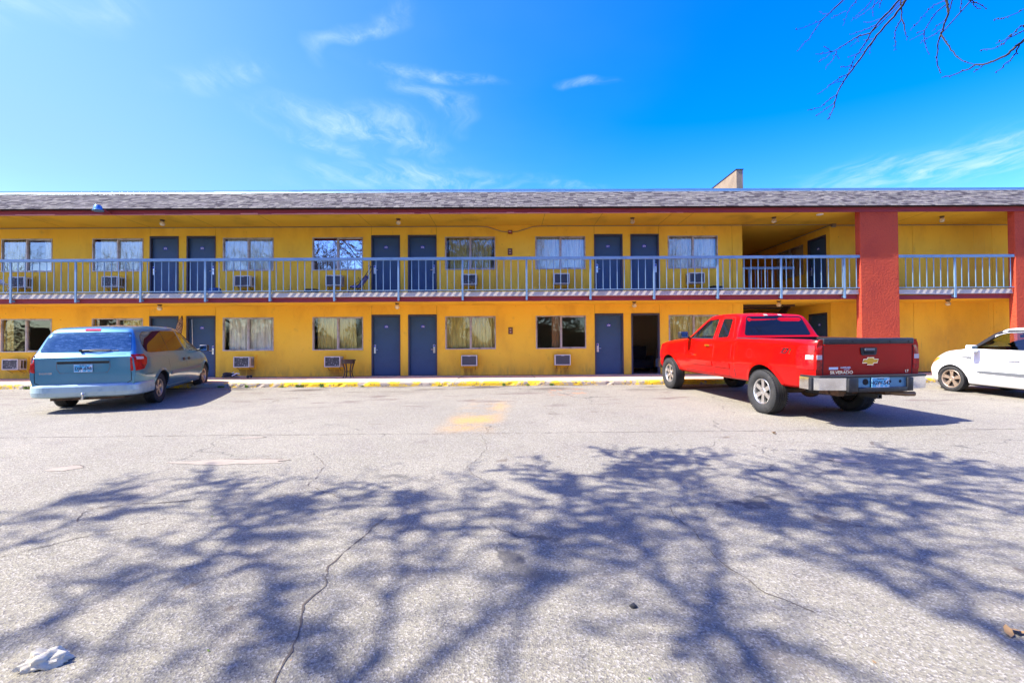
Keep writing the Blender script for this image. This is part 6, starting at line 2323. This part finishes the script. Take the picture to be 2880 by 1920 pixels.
# long limbs overhead: (radius at base, at tip, side shoots, points in metres)
LIMB = [
    (0.075, 0.02, 10, [(-9.91, 1.06, 8.42), (-9.71, 1.33, 8.25), (-9.49, 1.7, 8.01), (-9.28, 2.01, 7.81), (-9.01, 2.36, 7.58), (-8.68, 2.77, 7.31), (-8.21, 3.2, 7.0)]),
    (0.05, 0.012, 8, [(-9.46, 1.56, 8.04), (-9.31, 1.71, 7.92), (-8.78, 2.12, 7.54), (-8.18, 2.51, 7.16), (-7.48, 3.0, 6.69)]),
    (0.07, 0.015, 12, [(-11.37, 1.95, 8.66), (-10.82, 2.41, 8.22), (-10.33, 2.94, 7.75), (-9.95, 3.2, 7.48), (-9.23, 3.94, 6.82), (-8.5, 4.34, 6.34)]),
    (0.05, 0.012, 8, [(-11.89, 2.55, 8.48), (-11.08, 2.93, 7.91), (-10.49, 3.51, 7.3), (-9.52, 4.12, 6.53)]),
    (0.055, 0.014, 13, [(-9.03, 1.57, 8.04), (-8.75, 2.2, 7.72), (-8.5, 2.84, 7.39), (-8.01, 3.17, 7.15), (-7.64, 3.32, 6.99), (-7.02, 3.74, 6.69), (-6.62, 3.85, 6.52)]),
    (0.11, 0.025, 10, [(-9.25, 0.62, 9.91), (-8.9, 0.87, 9.66), (-8.61, 1.15, 9.4), (-8.29, 1.71, 8.9), (-7.85, 2.49, 8.22), (-7.49, 3.08, 7.7)]),
    (0.055, 0.014, 9, [(-8.39, 1.5, 9.04), (-8.04, 1.87, 8.76), (-7.52, 2.41, 8.34), (-6.93, 3.16, 7.77), (-6.36, 4.02, 7.13)]),
    (0.1, 0.022, 12, [(-8.9, 0.65, 9.91), (-8.74, 0.84, 9.79), (-8.38, 1.16, 9.56), (-8.09, 1.37, 9.39), (-7.83, 1.54, 9.25), (-7.47, 1.87, 9.01), (-7.0, 2.42, 8.65), (-6.44, 3.19, 8.16), (-5.84, 4.17, 7.54)]),
    (0.06, 0.014, 10, [(-7.88, 0.83, 9.22), (-7.63, 1.19, 8.99), (-7.23, 1.65, 8.69), (-6.56, 2.19, 8.28), (-5.63, 2.84, 7.76), (-4.8, 3.39, 7.31)]),
    (0.13, 0.022, 15, [(-7.19, 0.54, 9.91), (-7.0, 0.83, 9.66), (-6.77, 1.19, 9.34), (-6.7, 1.36, 9.19), (-6.52, 1.74, 8.85), (-6.26, 2.11, 8.53), (-5.78, 2.83, 7.91), (-5.38, 3.66, 7.16), (-4.91, 4.37, 6.54)]),
    (0.085, 0.016, 16, [(-6.09, 1.46, 8.44), (-5.59, 1.91, 8.09), (-5.08, 2.37, 7.75), (-4.68, 2.97, 7.34), (-4.02, 3.81, 6.77), (-3.56, 4.54, 6.28), (-3.37, 5.0, 5.97)]),
    (0.085, 0.016, 16, [(-5.47, 0.84, 9.42), (-5.3, 1.05, 9.24), (-5.09, 1.32, 9.01), (-4.53, 1.82, 8.56), (-4.18, 2.32, 8.14), (-3.7, 2.99, 7.57), (-3.08, 3.76, 6.92), (-2.4, 4.89, 5.96)]),
    (0.05, 0.012, 10, [(-5.11, 1.32, 9.04), (-5.06, 1.49, 8.76), (-4.57, 2.1, 8.13), (-4.41, 2.42, 7.76), (-4.07, 2.99, 7.14), (-3.62, 3.59, 6.51)]),
    (0.06, 0.014, 12, [(-3.93, 1.51, 8.44), (-3.98, 1.7, 8.25), (-3.97, 1.93, 8.08), (-3.57, 2.48, 7.72), (-3.09, 3.13, 7.3), (-2.31, 4.05, 6.68), (-1.89, 4.87, 6.16)]),
    (0.05, 0.014, 13, [(-2.33, 2.48, 8.08), (-2.17, 2.93, 7.76), (-2.05, 3.39, 7.42), (-1.59, 4.11, 6.92), (-0.6, 5.13, 6.17)]),
    (0.045, 0.012, 9, [(-0.8, 3.43, 7.91), (-0.8, 3.75, 7.45), (-0.71, 4.19, 6.97), (-0.23, 4.88, 6.36)]),
    (0.06, 0.015, 7, [(-9.37, 0.83, 9.02), (-8.93, 1.16, 8.52), (-8.33, 1.5, 7.95), (-7.79, 1.8, 7.45)]),
]

T = {}
for key, lb, x, y, h, r, seed in (
        (0, 'tall bare tree behind the camera at the far left, casting streaked shadows on the asphalt', -15.5, -2.4, 11.5, .24, 111),
        (1, 'bare tree left of the camera whose limbs shade the middle of the car park', -9.6, -2.6, 12, .26, 102),
        (2, 'large bare tree beside the camera with the densest branch shadow', -4.2, -2.6, 12.5, .28, 103),
        (3, 'bare tree right behind the camera near the centre of the car park', 1.5, -3.6, 11, .22, 104)):
    T[key] = tree(lb, x, y, h, r, seed, (.0, .1, .15), 5)
CLEAR[0] = False
rl_ = random.Random(41)
for il, (rb, rt, shoots, pts) in enumerate(LIMB):
    rb, rt = rb * .42, rt * .55
    shoots *= 1.35 if il >= 9 else 1.0
    pv = [Vector(p) for p in pts]
    key = min((0, 1, 2, 3), key=lambda k: (T[k].location - Vector((pv[0].x, pv[0].y, 0))).length)
    root = T[key]
    base = root.location.copy()
    fork = base + Vector((0, 0, rl_.uniform(4.2, 5.4)))
    d0 = (pv[1] - pv[0]).normalized()
    run = [fork, fork.lerp(pv[0], .45) + Vector((0, -.3, .9)), pv[0] - d0 * .8 + Vector((0, -.1, .1))] + pv
    # smooth and kink the run
    fine = []
    for i in range(len(run) - 1):
        p0, p1, p2, p3 = run[max(i - 1, 0)], run[i], run[i + 1], run[min(i + 2, len(run) - 1)]
        for q in range(4):
            t = q / 4
            c = .5 * ((2 * p1) + (p2 - p0) * t + (2 * p0 - 5 * p1 + 4 * p2 - p3) * t * t + (3 * p1 - p0 - 3 * p2 + p3) * t ** 3)
            fine.append(c + Vector((rl_.gauss(0, .022), rl_.gauss(0, .022), rl_.gauss(0, .022))))
    fine.append(run[-1])
    n0 = 12
    rad = [rb * 1.35 - rb * .35 * i / n0 if i < n0 else rb + (rt - rb) * (i - n0) / (len(fine) - n0) for i in range(len(fine))]
    wood, tw, buds = MB(), MB(), MB()
    wood.tube(fine, rad, 8, cap=False)
    m = int(shoots * (1.85 if il >= 9 else 1.55))
    for k in range(m):
        t = (k + rl_.random()) / m
        i = n0 + int((len(fine) - n0 - 2) * (.05 + .95 * t ** .62))
        a, b = fine[i], fine[i + 1]
        fw = (b - a).normalized()
        sd = fw.cross(Vector((0, 0, 1))).normalized() * (1 if k % 2 else -1)
        ang = rl_.uniform(.35, 1.0)
        dr = (fw * math.cos(ang) + sd * math.sin(ang) + Vector((0, 0, rl_.uniform(-.2, .3)))).normalized()
        lv = 3 if rl_.random() < (.42 if il >= 9 else .28) and t > .3 else 4
        ln = rl_.uniform(.30, .85) * (1.25 if lv == 3 else 1.) * (1.0 if t < .8 else .7)
        grow(wood, tw, buds, a, dr, ln, max(.010, rad[i] * rl_.uniform(.30, .5)), lv, rl_, 5, Vector((0, .25, .05)), rl_.random() < (.8 if t > .4 else .25))
    inv = Matrix.Translation(-base)
    for mb in (wood, tw, buds):
        mb.v = [tuple(inv @ Vector(v)) for v in mb.v]
    wood.build('limb', 'bark', root, 60)
    stuff(tw.build('twigs', 'twig', root))
    if buds.v:
        stuff(buds.build('buds', 'bud', root))

t5 = tree('bare tree at the right whose drooping twigs hang into the top right of the photo', 10.2, .6, 10, .20, 105, (.1, .3, .2), 4)
bw_ = MB()
base = Vector((10.2, .6, gz(.6)))
rt_ = random.Random(3)
for r, pts in BRANCH:
    pv = [Vector(p) - base for p in pts]
    fine, rad = [], []
    for i in range(len(pv) - 1):
        for q in range(3):
            jit = Vector((rt_.gauss(0, .004), rt_.gauss(0, .004), rt_.gauss(0, .004))) * (q > 0)
            fine.append(pv[i].lerp(pv[i + 1], q / 3) + jit)
    fine.append(pv[-1])
    for i in range(len(fine)):
        rad.append(max(.0030, 1.55 * r * (1 - .70 * i / len(fine))))
    bw_.tube(fine, rad, 5, cap=False)
    for i in range(2, len(fine)):
        if rt_.random() < .8:
            c = fine[i] + Vector((rt_.gauss(0, .007), 0, rt_.gauss(0, .007)))
            bw_.sphere(c, (rt_.uniform(.005, .010),) * 3, 5, 3)
# the limb the twigs spring from
hub = Vector((8.6, 3.9, 8.2)) - base
bw_.tube([Vector((0, 0, 4.4)), Vector((-.4, 1.2, 5.8)), Vector((-1.0, 2.4, 7.4)), hub], [.11, .09, .06, .045], 8)
for r, pts in BRANCH:
    if pts[0][2] > 4.6 and (r >= .0055 or (len(pts) > 3 and pts[0][2] > 5.2)):
        p = Vector(pts[0]) - base
        bw_.tube([hub, hub.lerp(p, .5) + Vector((0, .1, .35)), p], [.02, .012, r], 5, cap=False)
bw_.build('drooping_limb', 'branch_dark', t5)

# more trees farther back, seen only as reflections in the windows
rb_ = random.Random(77)
CLEAR[0] = False
tree_plain = [tree('x', 0, -24, 17, .30, 201, (0, 0, .1), 4), tree('x', 0, -24, 18, .32, 202, (0, 0, .1), 4)]
for k in range(13):
    src = tree_plain[k % 2]
    c = copy_tree(src) if k > 1 else src
    x, y = -66 + k * 11 + rb_.uniform(-3, 3), -24 + rb_.uniform(-5, 3)
    c.location = (x, y, gz(y))
    c.rotation_euler = (0, 0, rb_.uniform(0, 6.28))
    c['label'] = 'bare tree in the row far behind the camera, mirrored in the windows'
    c['group'] = 'row of trees far behind the camera'
# unseen brush added behind them to keep the window reflections dark
P('thicket_green', (.022, .030, .013), .95, spec=.1, var=[(1.2, 3, (.035, .028, .018), .4, .6, None)])
tk = MB()
for k in range(34000):
    x = rb_.uniform(-75, 75)
    y = rb_.uniform(-40, -33)
    top = 6.2 + 2.2 * math.sin(x * .31) + 1.4 * math.sin(x * .83 + 1)
    z = gz(y) + top * rb_.random() ** .8
    a = Vector((rb_.gauss(0, 1), rb_.gauss(0, 1), rb_.gauss(0, 1))).normalized() * rb_.uniform(.12, .26)
    b = a.orthogonal().normalized() * rb_.uniform(.10, .22)
    c = Vector((x, y, z))
    tk.add([c - a, c + b, c + a, c - b], [(0, 1, 2, 3)])
x = -75.
while x < 75:  # added solid backing that closes gaps in the reflected brush
    w = rb_.uniform(.8, 2.2)
    h = 4.2 + 1.6 * math.sin(x * .31) + rb_.uniform(-.8, .8)
    tk.box(x, x + w, -41.5 + rb_.uniform(-.5, .5), -40.4, gz(-41), gz(-41) + h)
    x += w
stuff(tk.build('unseen_thicket', 'thicket_green'))
